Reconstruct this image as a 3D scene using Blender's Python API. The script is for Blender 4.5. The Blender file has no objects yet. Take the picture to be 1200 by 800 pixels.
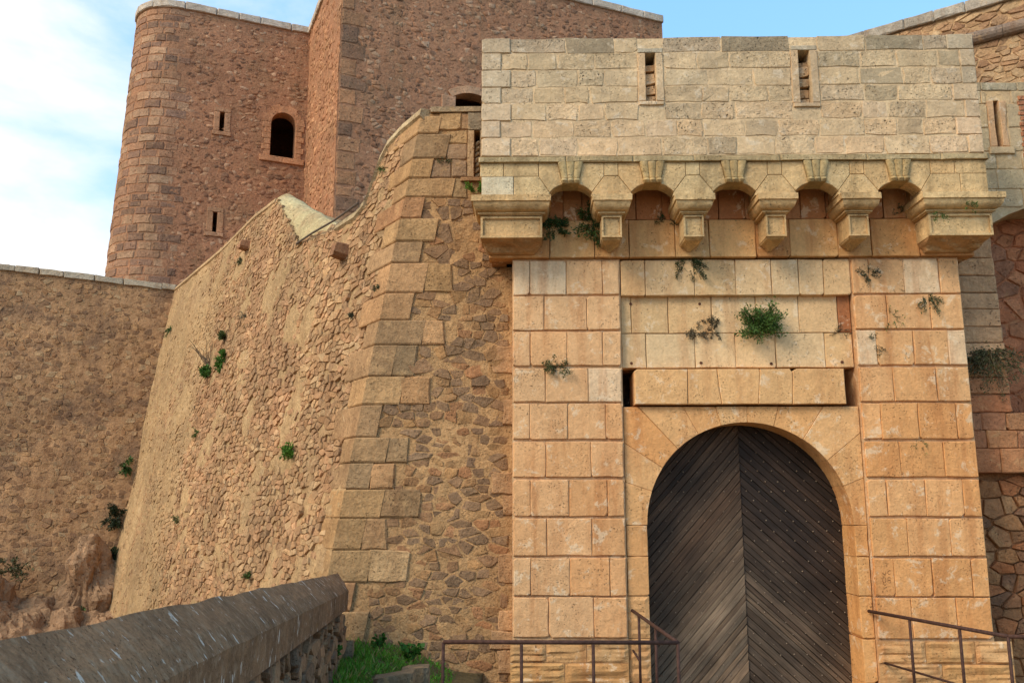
import bpy, math, random
from mathutils import Vector, Matrix, noise as mnoise
R = math.radians
scene = bpy.context.scene
COL = scene.collection

# ---------------------------------------------------------------- camera
FPX = 1035.0                      # focal length in pixels of a 1200 x 800 frame
EYE = Vector((0.0, 0.0, 2.4))
PITCH = math.atan(195.0 / FPX)
YAW = R(1.1)
cam_data = bpy.data.cameras.new('camera')
cam_data.sensor_width = 36.0
cam_data.lens = FPX * 36.0 / 1200.0
cam_data.clip_start = 0.05
cam_data.clip_end = 6000.0
cam = bpy.data.objects.new('camera', cam_data)
COL.objects.link(cam)
cam.location = EYE
cam.rotation_euler = (R(90) + PITCH, R(0.0), YAW)
scene.camera = cam
CAM_ROT = cam.rotation_euler.to_matrix()

# ---------------------------------------------------------------- light
SUN_DIR = Vector((-0.72, -0.62, 0.74)).normalized()     # towards the sun
sun_el = math.asin(SUN_DIR.z)
sun_az = math.atan2(SUN_DIR.x, SUN_DIR.y)
world = bpy.data.worlds.new('World')
scene.world = world
world.use_nodes = True
wn, wl = world.node_tree.nodes, world.node_tree.links
wn.clear()
w_out = wn.new('ShaderNodeOutputWorld')
w_bg = wn.new('ShaderNodeBackground')
w_bg.inputs['Strength'].default_value = 0.15
w_sky = wn.new('ShaderNodeTexSky')
w_sky.sky_type = 'NISHITA'
w_sky.sun_disc = False
w_sky.sun_elevation = sun_el
w_sky.sun_rotation = sun_az
w_sky.altitude = 300.0
w_sky.air_density = 1.0
w_sky.dust_density = 0.6
w_sky.ozone_density = 1.4
# broken cloud: a bank to the west, clear sky to the east
w_tc = wn.new('ShaderNodeTexCoord')
w_map = wn.new('ShaderNodeMapping'); w_map.inputs['Scale'].default_value = (1.0, 1.0, 2.2)
w_map.inputs['Location'].default_value = (0.35, 0.1, 0.62)
w_n1 = wn.new('ShaderNodeTexNoise'); w_n1.inputs['Scale'].default_value = 2.6
w_n1.inputs['Detail'].default_value = 9.0; w_n1.inputs['Roughness'].default_value = 0.55
w_n1.inputs['Distortion'].default_value = 0.25
w_sep = wn.new('ShaderNodeSeparateXYZ')
w_bias = wn.new('ShaderNodeMath'); w_bias.operation = 'MULTIPLY_ADD'
w_bias.inputs[1].default_value = -0.62; w_bias.inputs[2].default_value = -0.03
w_add = wn.new('ShaderNodeMath'); w_add.operation = 'ADD'
w_ramp = wn.new('ShaderNodeMapRange'); w_ramp.interpolation_type = 'SMOOTHSTEP'
w_ramp.inputs['From Min'].default_value = 0.44; w_ramp.inputs['From Max'].default_value = 0.78
w_cl = wn.new('ShaderNodeMix'); w_cl.data_type = 'RGBA'
w_cl.inputs['B'].default_value = (3.75, 3.7, 3.65, 1.0)
wl.new(w_tc.outputs['Generated'], w_map.inputs['Vector'])
wl.new(w_map.outputs['Vector'], w_n1.inputs['Vector'])
wl.new(w_tc.outputs['Generated'], w_sep.inputs['Vector'])
wl.new(w_sep.outputs['X'], w_bias.inputs[0])
wl.new(w_n1.outputs['Fac'], w_add.inputs[0]); wl.new(w_bias.outputs[0], w_add.inputs[1])
wl.new(w_add.outputs[0], w_ramp.inputs['Value'])
wl.new(w_ramp.outputs['Result'], w_cl.inputs['Factor'])
w_tint = wn.new('ShaderNodeMix'); w_tint.data_type = 'RGBA'; w_tint.blend_type = 'MIX'
w_tint.inputs['Factor'].default_value = 0.5; w_tint.inputs['B'].default_value = (1.05, 2.6, 4.4, 1)
wl.new(w_sky.outputs['Color'], w_tint.inputs['A'])
wl.new(w_tint.outputs['Result'], w_cl.inputs['A'])
wl.new(w_cl.outputs['Result'], w_bg.inputs['Color'])
wl.new(w_bg.outputs['Background'], w_out.inputs['Surface'])

sun_data = bpy.data.lights.new('sun', 'SUN')
sun_data.energy = 1.3
sun_data.angle = R(24.0)
sun_data.color = (1.0, 0.93, 0.82)
sun = bpy.data.objects.new('sun', sun_data)
COL.objects.link(sun)
sun.location = (-20, -20, 30)
sun.rotation_euler = SUN_DIR.to_track_quat('Z', 'Y').to_euler()

scene.view_settings.view_transform = 'Standard'
scene.view_settings.look = 'None'
scene.view_settings.exposure = 1.12
scene.view_settings.gamma = 1.0
scene.view_settings.use_curve_mapping = False
scene.render.engine = 'CYCLES'
scene.cycles.max_bounces = 6
scene.cycles.diffuse_bounces = 4

# ---------------------------------------------------------------- helpers
def s2l(c):
    c /= 255.0
    return c / 12.92 if c <= 0.04045 else ((c + 0.055) / 1.055) ** 2.4

def rgb(r, g, b):
    return (s2l(r), s2l(g), s2l(b))

def vary(c, rng, amt=0.12, hue=0.04):
    k = 1 + rng.uniform(-amt, amt)
    h = rng.uniform(-hue, hue)
    return (min(1, c[0] * k * (1 + h)), c[1] * k, max(0, c[2] * k * (1 - h)))

def mixc(a, b, t):
    return tuple(a[i] * (1 - t) + b[i] * t for i in range(3))

def ray(px, py):
    d = CAM_ROT @ Vector(((px - 600.0) / FPX, (400.0 - py) / FPX, -1.0))
    return d

def P(px, py, Y):
    d = ray(px, py)
    return EYE + d * ((Y - EYE.y) / d.y)

def project(p):
    q = CAM_ROT.transposed() @ (Vector(p) - EYE)
    return (600 + FPX * q.x / -q.z, 400 - FPX * q.y / -q.z, -q.z)

class PL:
    """a wall plane: u to the right, v up the wall, d out of it towards the viewer"""
    def __init__(s, O, N):
        s.O = Vector(O); s.N = Vector(N).normalized()
        s.U = Vector((0, 0, 1)).cross(s.N).normalized()
        s.V = s.N.cross(s.U).normalized()
    def M(s, u, v, d=0.0):
        return s.O + s.U * u + s.V * v + s.N * d
    def uv(s, p):
        q = Vector(p) - s.O
        return (q.dot(s.U), q.dot(s.V))
    def ray(s, px, py):
        d = ray(px, py)
        t = (s.O - EYE).dot(s.N) / d.dot(s.N)
        return s.uv(EYE + d * t)
    def pt(s, px, py, d=0.0):
        u, v = s.ray(px, py)
        return s.M(u, v, d)

def front(Y):
    return PL((0, Y, 0), (0, -1, 0))

WLOC = {}
class MB:
    def __init__(s):
        s.v = []; s.f = []; s.c = []
    def add(s, verts, faces, col):
        n = len(s.v)
        s.v.extend(verts); s.f.extend([tuple(i + n for i in f) for f in faces])
        s.c.extend([col] * len(verts))
        return s
    def build(s, name, mat, parent=None, smooth=False, kind=None, label=None):
        me = bpy.data.meshes.new(name)
        xs = [p[0] for p in s.v]; ys = [p[1] for p in s.v]; zs = [p[2] for p in s.v]
        c = Vector(((min(xs) + max(xs)) / 2, (min(ys) + max(ys)) / 2, min(zs)))
        me.from_pydata([(p[0] - c.x, p[1] - c.y, p[2] - c.z) for p in s.v], [], s.f)
        at = me.attributes.new('col', 'FLOAT_COLOR', 'POINT')
        buf = []
        for q in s.c:
            buf.extend((q[0], q[1], q[2], 1.0))
        at.data.foreach_set('color', buf)
        if smooth:
            me.polygons.foreach_set('use_smooth', [True] * len(me.polygons))
        me.materials.append(mat)
        me.update()
        o = bpy.data.objects.new(name, me)
        COL.objects.link(o)
        if parent is not None:
            o.parent = parent
            o.location = c - WLOC[parent.name]
        else:
            o.location = c
        WLOC[o.name] = c
        if kind: o['kind'] = kind
        if label: o['label'] = label
        return o

def thing(name, label, cat, loc, group=None):
    o = bpy.data.objects.new(name, None)
    COL.objects.link(o)
    o.empty_display_size = 0.2
    o.location = loc
    WLOC[o.name] = Vector(loc)
    tag(o, label, cat, group)
    return o

def tag(o, label, cat, group=None):
    o['label'] = label; o['category'] = cat
    if group: o['group'] = group
    return o

def part_empty(name, parent, loc):
    o = bpy.data.objects.new(name, None)
    COL.objects.link(o); o.parent = parent
    o.location = Vector(loc) - WLOC[parent.name]
    WLOC[o.name] = Vector(loc)
    return o

# ---- polygons
def clip(poly, nx, ny, c):
    out = []
    n = len(poly)
    for i in range(n):
        a = poly[i]; b = poly[(i + 1) % n]
        da = nx * a[0] + ny * a[1] - c; db = nx * b[0] + ny * b[1] - c
        if da <= 0: out.append(a)
        if (da < 0 < db) or (db < 0 < da):
            t = da / (da - db)
            out.append((a[0] + (b[0] - a[0]) * t, a[1] + (b[1] - a[1]) * t))
    return out

def area(poly):
    return 0.5 * sum(poly[i][0] * poly[(i + 1) % len(poly)][1] - poly[(i + 1) % len(poly)][0] * poly[i][1] for i in range(len(poly)))

def ccw(poly):
    return poly if area(poly) > 0 else poly[::-1]

def clip_to(poly, region, gap=0.0):
    """clip to a convex ccw region, kept `gap` inside"""
    n = len(region)
    for i in range(n):
        a = region[i]; b = region[(i + 1) % n]
        ex, ey = b[0] - a[0], b[1] - a[1]
        L = math.hypot(ex, ey)
        if L < 1e-9: continue
        nx, ny = ey / L, -ex / L
        poly = clip(poly, nx, ny, nx * a[0] + ny * a[1] - gap)
        if len(poly) < 3: return []
    return poly

def inset(poly, g):
    return clip_to(poly, ccw(poly), g)

def inside(p, poly):
    x, y = p; r = False
    n = len(poly)
    for i in range(n):
        x1, y1 = poly[i]; x2, y2 = poly[(i + 1) % n]
        if (y1 > y) != (y2 > y) and x < (x2 - x1) * (y - y1) / (y2 - y1) + x1:
            r = not r
    return r

def chaikin(poly, t=0.25):
    out = []
    n = len(poly)
    for i in range(n):
        a = poly[i]; b = poly[(i + 1) % n]
        out.append((a[0] + (b[0] - a[0]) * t, a[1] + (b[1] - a[1]) * t))
        out.append((a[0] + (b[0] - a[0]) * (1 - t), a[1] + (b[1] - a[1]) * (1 - t)))
    return out

def dedupe(poly, eps):
    out = []
    for p in poly:
        if not out or math.hypot(p[0] - out[-1][0], p[1] - out[-1][1]) > eps: out.append(p)
    while len(out) > 2 and math.hypot(out[0][0] - out[-1][0], out[0][1] - out[-1][1]) <= eps: out.pop()
    return out

def cells(u0, u1, v0, v1, cw, ch, rng, jit=0.33, drop=0.12, gap=0.02):
    """coursed rubble: cells of an uneven running pattern"""
    s = cw / ch
    nc = int((u1 - u0) / cw) + 2; nr = int((v1 - v0) / ch) + 2
    pts = {}
    for j in range(-1, nr):
        off = rng.random()
        for i in range(-2, nc):
            if rng.random() < drop: continue
            x = u0 + (i + 0.5 + off + rng.uniform(-jit, jit)) * cw
            y = (v0 + (j + 0.5 + rng.uniform(-jit, jit) * 0.62) * ch) * s
            pts[(i, j)] = (x, y)
    out = []
    for (i, j), (x, y) in pts.items():
        B = cw * 1.35
        poly = [(x - B, y - B), (x + B, y - B), (x + B, y + B), (x - B, y + B)]
        g = gap * rng.uniform(0.35, 1.5) * 0.5
        for dj in (0, 1, -1, 2, -2):
            for di in (-1, 1, 0, -2, 2, 3, -3):
                if di == 0 and dj == 0: continue
                q = pts.get((i + di, j + dj))
                if q is None: continue
                nx, ny = q[0] - x, q[1] - y
                L = math.hypot(nx, ny)
                if L > 2.9 * cw or L < 1e-6: continue
                nx /= L; ny /= L
                poly = clip(poly, nx, ny, nx * x + ny * y + L / 2 - g)
                if len(poly) < 3: break
            if len(poly) < 3: break
        if len(poly) < 3: continue
        poly = dedupe([(a, b / s) for a, b in poly], cw * 0.05)
        if len(poly) < 3: continue
        out.append(poly)
    return out

def stone(mb, poly, M, h, col, rng, deep=0.05, rounds=1, top=0.84):
    for _ in range(rounds): poly = chaikin(poly, 0.17)
    n = len(poly)
    cx = sum(p[0] for p in poly) / n; cy = sum(p[1] for p in poly) / n
    size = math.sqrt(abs(area(poly)))
    poly = [(x + rng.uniform(-1, 1) * size * 0.06, y + rng.uniform(-1, 1) * size * 0.06) for x, y in poly]
    tx, ty = rng.uniform(-0.16, 0.16), rng.uniform(-0.16, 0.16)
    vs = []
    for sc, d in ((1.0, -deep), (0.96, h * 0.5), (top, h)):
        for x, y in poly:
            X = cx + (x - cx) * sc; Y = cy + (y - cy) * sc
            dd = d
            if d > 0: dd = d + (tx * (X - cx) + ty * (Y - cy)) + rng.uniform(-1, 1) * h * 0.14
            vs.append(M(X, Y, dd))
    vs.append(M(cx + rng.uniform(-1, 1) * size * 0.1, cy + rng.uniform(-1, 1) * size * 0.1, h * rng.uniform(0.92, 1.14)))
    fs = []
    for r in (0, 1):
        for i in range(n):
            k = (i + 1) % n
            fs.append((r * n + i, r * n + k, (r + 1) * n + k, (r + 1) * n + i))
    for i in range(n):
        fs.append((2 * n + i, 2 * n + (i + 1) % n, 3 * n))
    mb.add(vs, fs, col)

def ashlar(mb, poly, M, d0, d1, ch, col, rng, seg=2, jit=0.004, gap=0.004, chips=0.22):
    """a dressed block: convex outline, joint gap, worn chamfered arris"""
    poly = ccw(poly)
    if gap: poly = inset(poly, gap)
    if len(poly) < 3: return False
    if chips:
        out = []
        n = len(poly)
        for i in range(n):
            p, a, b = poly[i], poly[i - 1], poly[(i + 1) % n]
            la, lb = math.hypot(a[0] - p[0], a[1] - p[1]), math.hypot(b[0] - p[0], b[1] - p[1])
            if rng.random() < chips and min(la, lb) > 0.12:
                ca, cb = rng.uniform(0.01, 0.055), rng.uniform(0.01, 0.04)
                out += [(p[0] + (a[0] - p[0]) / la * ca, p[1] + (a[1] - p[1]) / la * ca), (p[0] + (b[0] - p[0]) / lb * cb, p[1] + (b[1] - p[1]) / lb * cb)]
            else: out.append(p)
        poly = out
    pp = []
    n = len(poly)
    for i in range(n):
        a = poly[i]; b = poly[(i + 1) % n]
        L = math.hypot(b[0] - a[0], b[1] - a[1])
        m = seg if L > 0.12 else 1
        for k in range(m):
            t = k / m
            if k: t += rng.uniform(-0.12, 0.12)
            pp.append((a[0] + (b[0] - a[0]) * t, a[1] + (b[1] - a[1]) * t))
    cx = sum(p[0] for p in pp) / len(pp); cy = sum(p[1] for p in pp) / len(pp)
    n = len(pp)
    vs = []
    ring = [(x + rng.uniform(-jit, jit), y + rng.uniform(-jit, jit)) for x, y in pp]
    for x, y in ring: vs.append(M(x, y, d0))
    for x, y in ring: vs.append(M(x, y, d1 - ch + rng.uniform(-jit, 0)))
    for x, y in ring:
        L = math.hypot(cx - x, cy - y) or 1
        c = ch * rng.uniform(0.8, 1.7) * 1.25
        vs.append(M(x + (cx - x) / L * c, y + (cy - y) / L * c, d1 + rng.uniform(-jit, jit) * 0.4))
    vs.append(M(cx, cy, d1 + rng.uniform(-jit, jit) * 0.5))
    fs = []
    for r in (0, 1):
        for i in range(n):
            k = (i + 1) % n
            fs.append((r * n + i, r * n + k, (r + 1) * n + k, (r + 1) * n + i))
    for i in range(n): fs.append((2 * n + i, 2 * n + (i + 1) % n, 3 * n))
    mb.add(vs, fs, col)
    return True

def block(parent, name, mat, poly, M, d0, d1, col, rng, ch=0.008, seg=2, jit=0.004, gap=0.004, label=None):
    mb = MB()
    if ashlar(mb, poly, M, d0, d1, ch, col, rng, seg, jit, gap):
        return mb.build(name, mat, parent, label=label)

def rect(u0, u1, v0, v1):
    return [(u0, v0), (u1, v0), (u1, v1), (u0, v1)]

def slab(mb, poly, M, d0, d1, col):
    n = len(poly)
    poly = ccw(poly)
    vs = [M(x, y, d1) for x, y in poly] + [M(x, y, d0) for x, y in poly]
    fs = [tuple(range(n)), tuple(range(2 * n - 1, n - 1, -1))]
    for i in range(n):
        k = (i + 1) % n
        fs.append((i, n + i, n + k, k))
    mb.add(vs, fs, col)

def box(mb, x0, x1, y0, y1, z0, z1, col):
    vs = [(x0, y0, z0), (x1, y0, z0), (x1, y1, z0), (x0, y1, z0), (x0, y0, z1), (x1, y0, z1), (x1, y1, z1), (x0, y1, z1)]
    mb.add(vs, [(0, 3, 2, 1), (4, 5, 6, 7), (0, 1, 5, 4), (1, 2, 6, 5), (2, 3, 7, 6), (3, 0, 4, 7)], col)

def holed(mb, M, u0, u1, v0, v1, holes, depth, col, back=True):
    """a wall front with real openings: front quads round the holes, reveals and a back plate to each"""
    us = sorted(set([u0, u1] + [h[k] for h in holes for k in (0, 1)]))
    vs_ = sorted(set([v0, v1] + [h[k] for h in holes for k in (2, 3)]))
    for i in range(len(us) - 1):
        for j in range(len(vs_) - 1):
            cu = (us[i] + us[i + 1]) / 2; cv = (vs_[j] + vs_[j + 1]) / 2
            if any(h[0] < cu < h[1] and h[2] < cv < h[3] for h in holes): continue
            mb.add([M(us[i], vs_[j], 0), M(us[i + 1], vs_[j], 0), M(us[i + 1], vs_[j + 1], 0), M(us[i], vs_[j + 1], 0)], [(0, 1, 2, 3)], col)
    for h in holes:
        q = [(h[0], h[2]), (h[1], h[2]), (h[1], h[3]), (h[0], h[3])]
        dp = h[4] if len(h) > 4 else 1.5
        v = [M(a, b, 0) for a, b in q] + [M(a, b, -dp) for a, b in q]
        if dp <= 2:
            mb.add(v, [(0, 1, 5, 4), (1, 2, 6, 5), (2, 3, 7, 6), (3, 0, 4, 7), (4, 5, 6, 7)], col)
        else:
            # a reveal and a room behind it
            g = 0.9
            v = [M(a, b, 0) for a, b in q] + [M(a, b, -0.5) for a, b in q]
            q2 = [(h[0] - g, h[2] - g), (h[1] + g, h[2] - g), (h[1] + g, h[3] + g), (h[0] - g, h[3] + g)]
            v += [M(a, b, -0.5) for a, b in q2] + [M(a, b, -4.0) for a, b in q2]
            mb.add(v, [(0, 1, 5, 4), (1, 2, 6, 5), (2, 3, 7, 6), (3, 0, 4, 7)], col)
            n_ = len(mb.v) - 16
            mb.f += [tuple(n_ + k for k in f) for f in ((4, 5, 9, 8), (5, 6, 10, 9), (6, 7, 11, 10), (7, 4, 8, 11), (8, 9, 13, 12), (9, 10, 14, 13), (10, 11, 15, 14), (11, 8, 12, 15), (12, 13, 14, 15))]
    if back:
        q = [(u0, v0), (u1, v0), (u1, v1), (u0, v1)]
        v = [M(a, b, 0) for a, b in q] + [M(a, b, -depth) for a, b in q]
        mb.add(v, [(0, 4, 5, 1), (1, 5, 6, 2), (2, 6, 7, 3), (3, 7, 4, 0), (7, 6, 5, 4)], col)

def tube(mb, pts, rad, col, n=8):
    pts = [Vector(p) for p in pts]
    rads = rad if isinstance(rad, (list, tuple)) else [rad] * len(pts)
    vs = []; fs = []
    for i, p in enumerate(pts):
        t = (pts[min(i + 1, len(pts) - 1)] - pts[max(i - 1, 0)]).normalized()
        a = t.cross(Vector((0, 0, 1)))
        if a.length < 0.05: a = t.cross(Vector((1, 0, 0)))
        a.normalize(); b = t.cross(a)
        for k in range(n):
            an = 2 * math.pi * k / n
            vs.append(p + (a * math.cos(an) + b * math.sin(an)) * rads[i])
    for i in range(len(pts) - 1):
        for k in range(n):
            m = (k + 1) % n
            fs.append((i * n + k, i * n + m, (i + 1) * n + m, (i + 1) * n + k))
    fs.append(tuple(range(n))[::-1]); fs.append(tuple((len(pts) - 1) * n + k for k in range(n)))
    mb.add(vs, fs, col)

def rubble(parent, pl, region, cw, ch, rng, palette, mat, h=(0.02, 0.05), gap=0.02, drop=0.12, jit=0.33,
           parts=0, part_name='stone', rounds=1, skip=None, convex=True, M=None, colfn=None, hfn=None, keep=1.0, limit=None, deep=0.05, top=0.84, blend=0.0, base=None, smooth=True):
    """fill a wall region with stones: the largest in view are parts, the rest one joined part"""
    M = M or pl.M
    reg = ccw(region)
    us = [p[0] for p in reg]; vs = [p[1] for p in reg]
    lst = []
    for poly in cells(min(us), max(us), min(vs), max(vs), cw, ch, rng, jit, drop, gap):
        cx = sum(p[0] for p in poly) / len(poly); cy = sum(p[1] for p in poly) / len(poly)
        if not inside((cx, cy), reg): continue
        if keep < 1 and rng.random() > keep: continue
        if skip and skip(cx, cy): continue
        if convex:
            poly = clip_to(poly, reg, gap * 0.4)
            if len(poly) < 3: continue
        poly = dedupe(poly, cw * 0.06)
        if len(poly) < 3 or abs(area(poly)) < 0.08 * cw * ch: continue
        px, py, dep = project(M(cx, cy, 0))
        vis = -60 < px < 1260 and -60 < py < 860
        if limit and not limit(px, py): continue
        score = abs(area(poly)) / max(dep, 1) ** 2 * (1 if vis else 0.01)
        lst.append((score, poly, cx, cy))
    if parts: lst.sort(key=lambda t: -t[0])
    st = MB(); cnt = 0
    for score, poly, cx, cy in lst:
        hh = rng.uniform(*h) * (hfn(cx, cy) if hfn else 1)
        c = colfn(cx, cy, rng) if colfn else vary(rng.choice(palette), rng, 0.14, 0.04)
        if base: c = mixc(c, base, blend)
        if cnt < parts:
            mb = MB(); stone(mb, poly, M, hh, c, rng, deep, rounds, top)
            mb.build(part_name, mat, parent, smooth=smooth); cnt += 1
        else:
            stone(st, poly, M, hh, c, rng, deep, rounds, top)
    if st.v:
        st.build('rubble_fill', mat, parent, smooth=smooth, kind='stuff')
    return len(lst)

def coat(parent, outl, M, step, amp, col, mat, skip=None, name='mortar_coat', freq=4.5, rise=0.0):
    """the uneven mortar face of a rubble wall, lapping over its stones"""
    us = [p[0] for p in outl]; vv = [p[1] for p in outl]
    u0, v0 = min(us), min(vv)
    nu, nv = int((max(us) - u0) / step), int((max(vv) - v0) / step)
    idx = {}; vs = []; fs = []
    def vid(i, j):
        if (i, j) not in idx:
            u, v = u0 + i * step, v0 + j * step
            r = amp * (mnoise.noise(Vector((u * freq, v * freq, 2.0))) + 0.7 * mnoise.noise(Vector((u * freq * 2.3, v * freq * 2.3, 6.0))) + 1.1 * mnoise.noise(Vector((u * freq * 0.3, v * freq * 0.3, 8.0))))
            idx[(i, j)] = len(vs); vs.append(M(u, v, rise + r))
        return idx[(i, j)]
    for j in range(nv + 1):
        for i in range(nu + 1):
            cu, cv = u0 + (i + .5) * step, v0 + (j + .5) * step
            if not inside((cu, cv), outl) or (skip and skip(cu, cv)): continue
            fs.append((vid(i, j), vid(i + 1, j), vid(i + 1, j + 1), vid(i, j + 1)))
    m = MB(); m.add(vs, fs, col)
    return m.build(name, mat, parent, smooth=True)

# ---------------------------------------------------------------- materials
def new_mat(name):
    m = bpy.data.materials.new(name); m.use_nodes = True
    nt = m.node_tree; nt.nodes.clear()
    out = nt.nodes.new('ShaderNodeOutputMaterial')
    b = nt.nodes.new('ShaderNodeBsdfPrincipled')
    nt.links.new(b.outputs[0], out.inputs['Surface'])
    return m, nt, b

def stone_mat(name, mott=0.28, mscale=2.2, grain=0.16, gscale=38.0, pits=0.5, pscale=55.0, pale=0.0, pale_col=(215, 196, 165),
              streak=0.25, streak_col=(120, 78, 48), bump=0.5, bdist=0.012, rough=0.92, grey=0.0, grey_col=(110, 100, 88), cscale=9.0):
    m, nt, b = new_mat(name)
    N, L = nt.nodes, nt.links
    at = N.new('ShaderNodeAttribute'); at.attribute_name = 'col'
    geo = N.new('ShaderNodeNewGeometry')
    oi = N.new('ShaderNodeObjectInfo')
    off = N.new('ShaderNodeVectorMath'); off.operation = 'SCALE'
    comb = N.new('ShaderNodeCombineXYZ')
    for k in range(3): L.new(oi.outputs['Random'], comb.inputs[k])
    L.new(comb.outputs[0], off.inputs[0]); off.inputs['Scale'].default_value = 17.0
    pos = N.new('ShaderNodeVectorMath'); pos.operation = 'ADD'
    L.new(geo.outputs['Position'], pos.inputs[0]); L.new(off.outputs[0], pos.inputs[1])
    def noise(vec, scale, detail=6, rough=0.6, dist=0.0):
        n = N.new('ShaderNodeTexNoise'); n.inputs['Scale'].default_value = scale
        n.inputs['Detail'].default_value = detail; n.inputs['Roughness'].default_value = rough
        n.inputs['Distortion'].default_value = dist
        L.new(vec, n.inputs['Vector']); return n.outputs['Fac']
    def rng_(v, a, b_, c, d, smooth=False):
        n = N.new('ShaderNodeMapRange')
        if smooth: n.interpolation_type = 'SMOOTHSTEP'
        for k, x in zip(('From Min', 'From Max', 'To Min', 'To Max'), (a, b_, c, d)): n.inputs[k].default_value = x
        L.new(v, n.inputs['Value']); return n.outputs['Result']
    def mul(c, f):
        n = N.new('ShaderNodeVectorMath'); n.operation = 'SCALE'
        L.new(c, n.inputs[0]); L.new(f, n.inputs['Scale']); return n.outputs[0]
    def mix(f, a, col):
        n = N.new('ShaderNodeMix'); n.data_type = 'RGBA'
        L.new(f, n.inputs['Factor']); L.new(a, n.inputs['A']); n.inputs['B'].default_value = (*rgb(*col), 1)
        return n.outputs['Result']
    c = at.outputs['Color']
    big = noise(geo.outputs['Position'], mscale, 7, 0.62)
    c = mul(c, rng_(big, 0.28, 0.72, 1 - mott, 1 + mott))
    mid = noise(pos.outputs[0], cscale, 6, 0.65)
    c = mul(c, rng_(mid, 0.3, 0.7, 1 - mott * 0.6, 1 + mott * 0.6))
    if streak:
        mp = N.new('ShaderNodeMapping'); mp.inputs['Scale'].default_value = (3.6, 3.6, 0.42)
        L.new(geo.outputs['Position'], mp.inputs['Vector'])
        s = noise(mp.outputs[0], 1.0, 7, 0.66, 0.3)
        c = mix(rng_(s, 0.47, 0.66, 0.0, streak, True), c, streak_col)
    if grey:
        s = noise(geo.outputs['Position'], 1.1, 7, 0.68, 0.3)
        c = mix(rng_(s, 0.47, 0.66, 0.0, grey, True), c, grey_col)
    if pale:
        s = noise(pos.outputs[0], 4.5, 8, 0.72, 0.4)
        c = mix(rng_(s, 0.56, 0.62, 0.0, pale, True), c, pale_col)
    fine = noise(pos.outputs[0], gscale, 5, 0.7)
    c = mul(c, rng_(fine, 0.3, 0.7, 1 - grain, 1 + grain))
    pit = noise(pos.outputs[0], pscale, 3, 0.6)
    pm = noise(pos.outputs[0], 3.0, 3, 0.5)
    pitm = N.new('ShaderNodeMath'); pitm.operation = 'MULTIPLY'
    L.new(rng_(pit, 0.60, 0.70, 0, 1, True), pitm.inputs[0]); L.new(rng_(pm, 0.42, 0.62, 0.15, 1, True), pitm.inputs[1])
    inv = rng_(pitm.outputs[0], 0, 1, 1, 1 - pits)
    c = mul(c, inv)
    L.new(c, b.inputs['Base Color'])
    b.inputs['Roughness'].default_value = rough
    b.inputs['Specular IOR Level'].default_value = 0.18
    # relief
    h1 = N.new('ShaderNodeMath'); h1.operation = 'MULTIPLY_ADD'; h1.inputs[1].default_value = 0.7
    L.new(mid, h1.inputs[0]); L.new(rng_(fine, 0, 1, 0, 0.35), h1.inputs[2])
    h2 = N.new('ShaderNodeMath'); h2.operation = 'MULTIPLY_ADD'; h2.inputs[1].default_value = -0.45
    L.new(pitm.outputs[0], h2.inputs[0]); L.new(h1.outputs[0], h2.inputs[2])
    bp = N.new('ShaderNodeBump'); bp.inputs['Strength'].default_value = bump; bp.inputs['Distance'].default_value = bdist * 2.2
    L.new(h2.outputs[0], bp.inputs['Height']); L.new(bp.outputs['Normal'], b.inputs['Normal'])
    return m

M_PIER = stone_mat('warm_dressed_sandstone', 0.17, 1.1, 0.12, 30, 0.6, 42, 0.5, (232, 206, 168), 0.45, (176, 108, 58), 0.8, 0.014, grey=0.16, grey_col=(132, 98, 66))
M_BAY = stone_mat('pale_dressed_sandstone', 0.15, 1.1, 0.12, 30, 0.6, 46, 0.4, (234, 212, 178), 0.4, (182, 124, 76), 0.75, 0.014, grey=0.2, grey_col=(150, 118, 82))
M_BOX = stone_mat('grey_weathered_sandstone', 0.2, 1.6, 0.15, 26, 0.5, 40, 0.5, (220, 198, 166), 0.2, (156, 124, 92), 0.75, 0.016, grey=0.4, grey_col=(160, 138, 110))
M_BOXP = stone_mat('pitted_sandstone', 0.24, 1.6, 0.22, 22, 0.75, 30, 0.4, (218, 196, 164), 0.15, (156, 124, 92), 1.0, 0.022, grey=0.35, grey_col=(156, 136, 108))
M_CORBEL = stone_mat('olive_carved_sandstone', 0.22, 2.2, 0.16, 26, 0.5, 44, 0.2, (218, 190, 146), 0.4, (128, 100, 62), 0.9, 0.018, grey=0.45, grey_col=(128, 108, 76))
M_QUOIN = stone_mat('brown_quoin_stone', 0.26, 1.6, 0.2, 24, 0.55, 36, 0.4, (200, 158, 108), 0.28, (128, 88, 56), 1.0, 0.028, grey=0.15, grey_col=(138, 110, 80))
M_RUB = stone_mat('rough_rubble_stone', 0.26, 2.6, 0.2, 22, 0.5, 34, 0.25, (186, 142, 92), 0.18, (112, 78, 52), 1.0, 0.03)
M_MORT = stone_mat('lime_mortar', 0.2, 1.5, 0.2, 26, 0.5, 40, 0.2, (150, 108, 72), 0.25, (140, 96, 60), 1.0, 0.03)
M_KEEP = stone_mat('red_brown_keep_stone', 0.2, 0.45, 0.22, 14, 0.55, 16, 0.3, (188, 144, 106), 0.25, (134, 96, 68), 1.0, 0.035, grey=0.4, grey_col=(142, 112, 80), cscale=5)
M_SCARP = stone_mat('tan_scarp_rubble', 0.26, 0.5, 0.24, 16, 0.55, 20, 0.35, (208, 176, 134), 0.3, (150, 108, 72), 1.0, 0.045, grey=0.5, grey_col=(152, 120, 86), cscale=5)
M_WALL = stone_mat('stained_rampart_rubble', 0.26, 0.5, 0.24, 14, 0.5, 18, 0.25, (184, 146, 104), 0.4, (128, 90, 62), 1.0, 0.04, grey=0.75, grey_col=(116, 88, 66), cscale=4)
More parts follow.
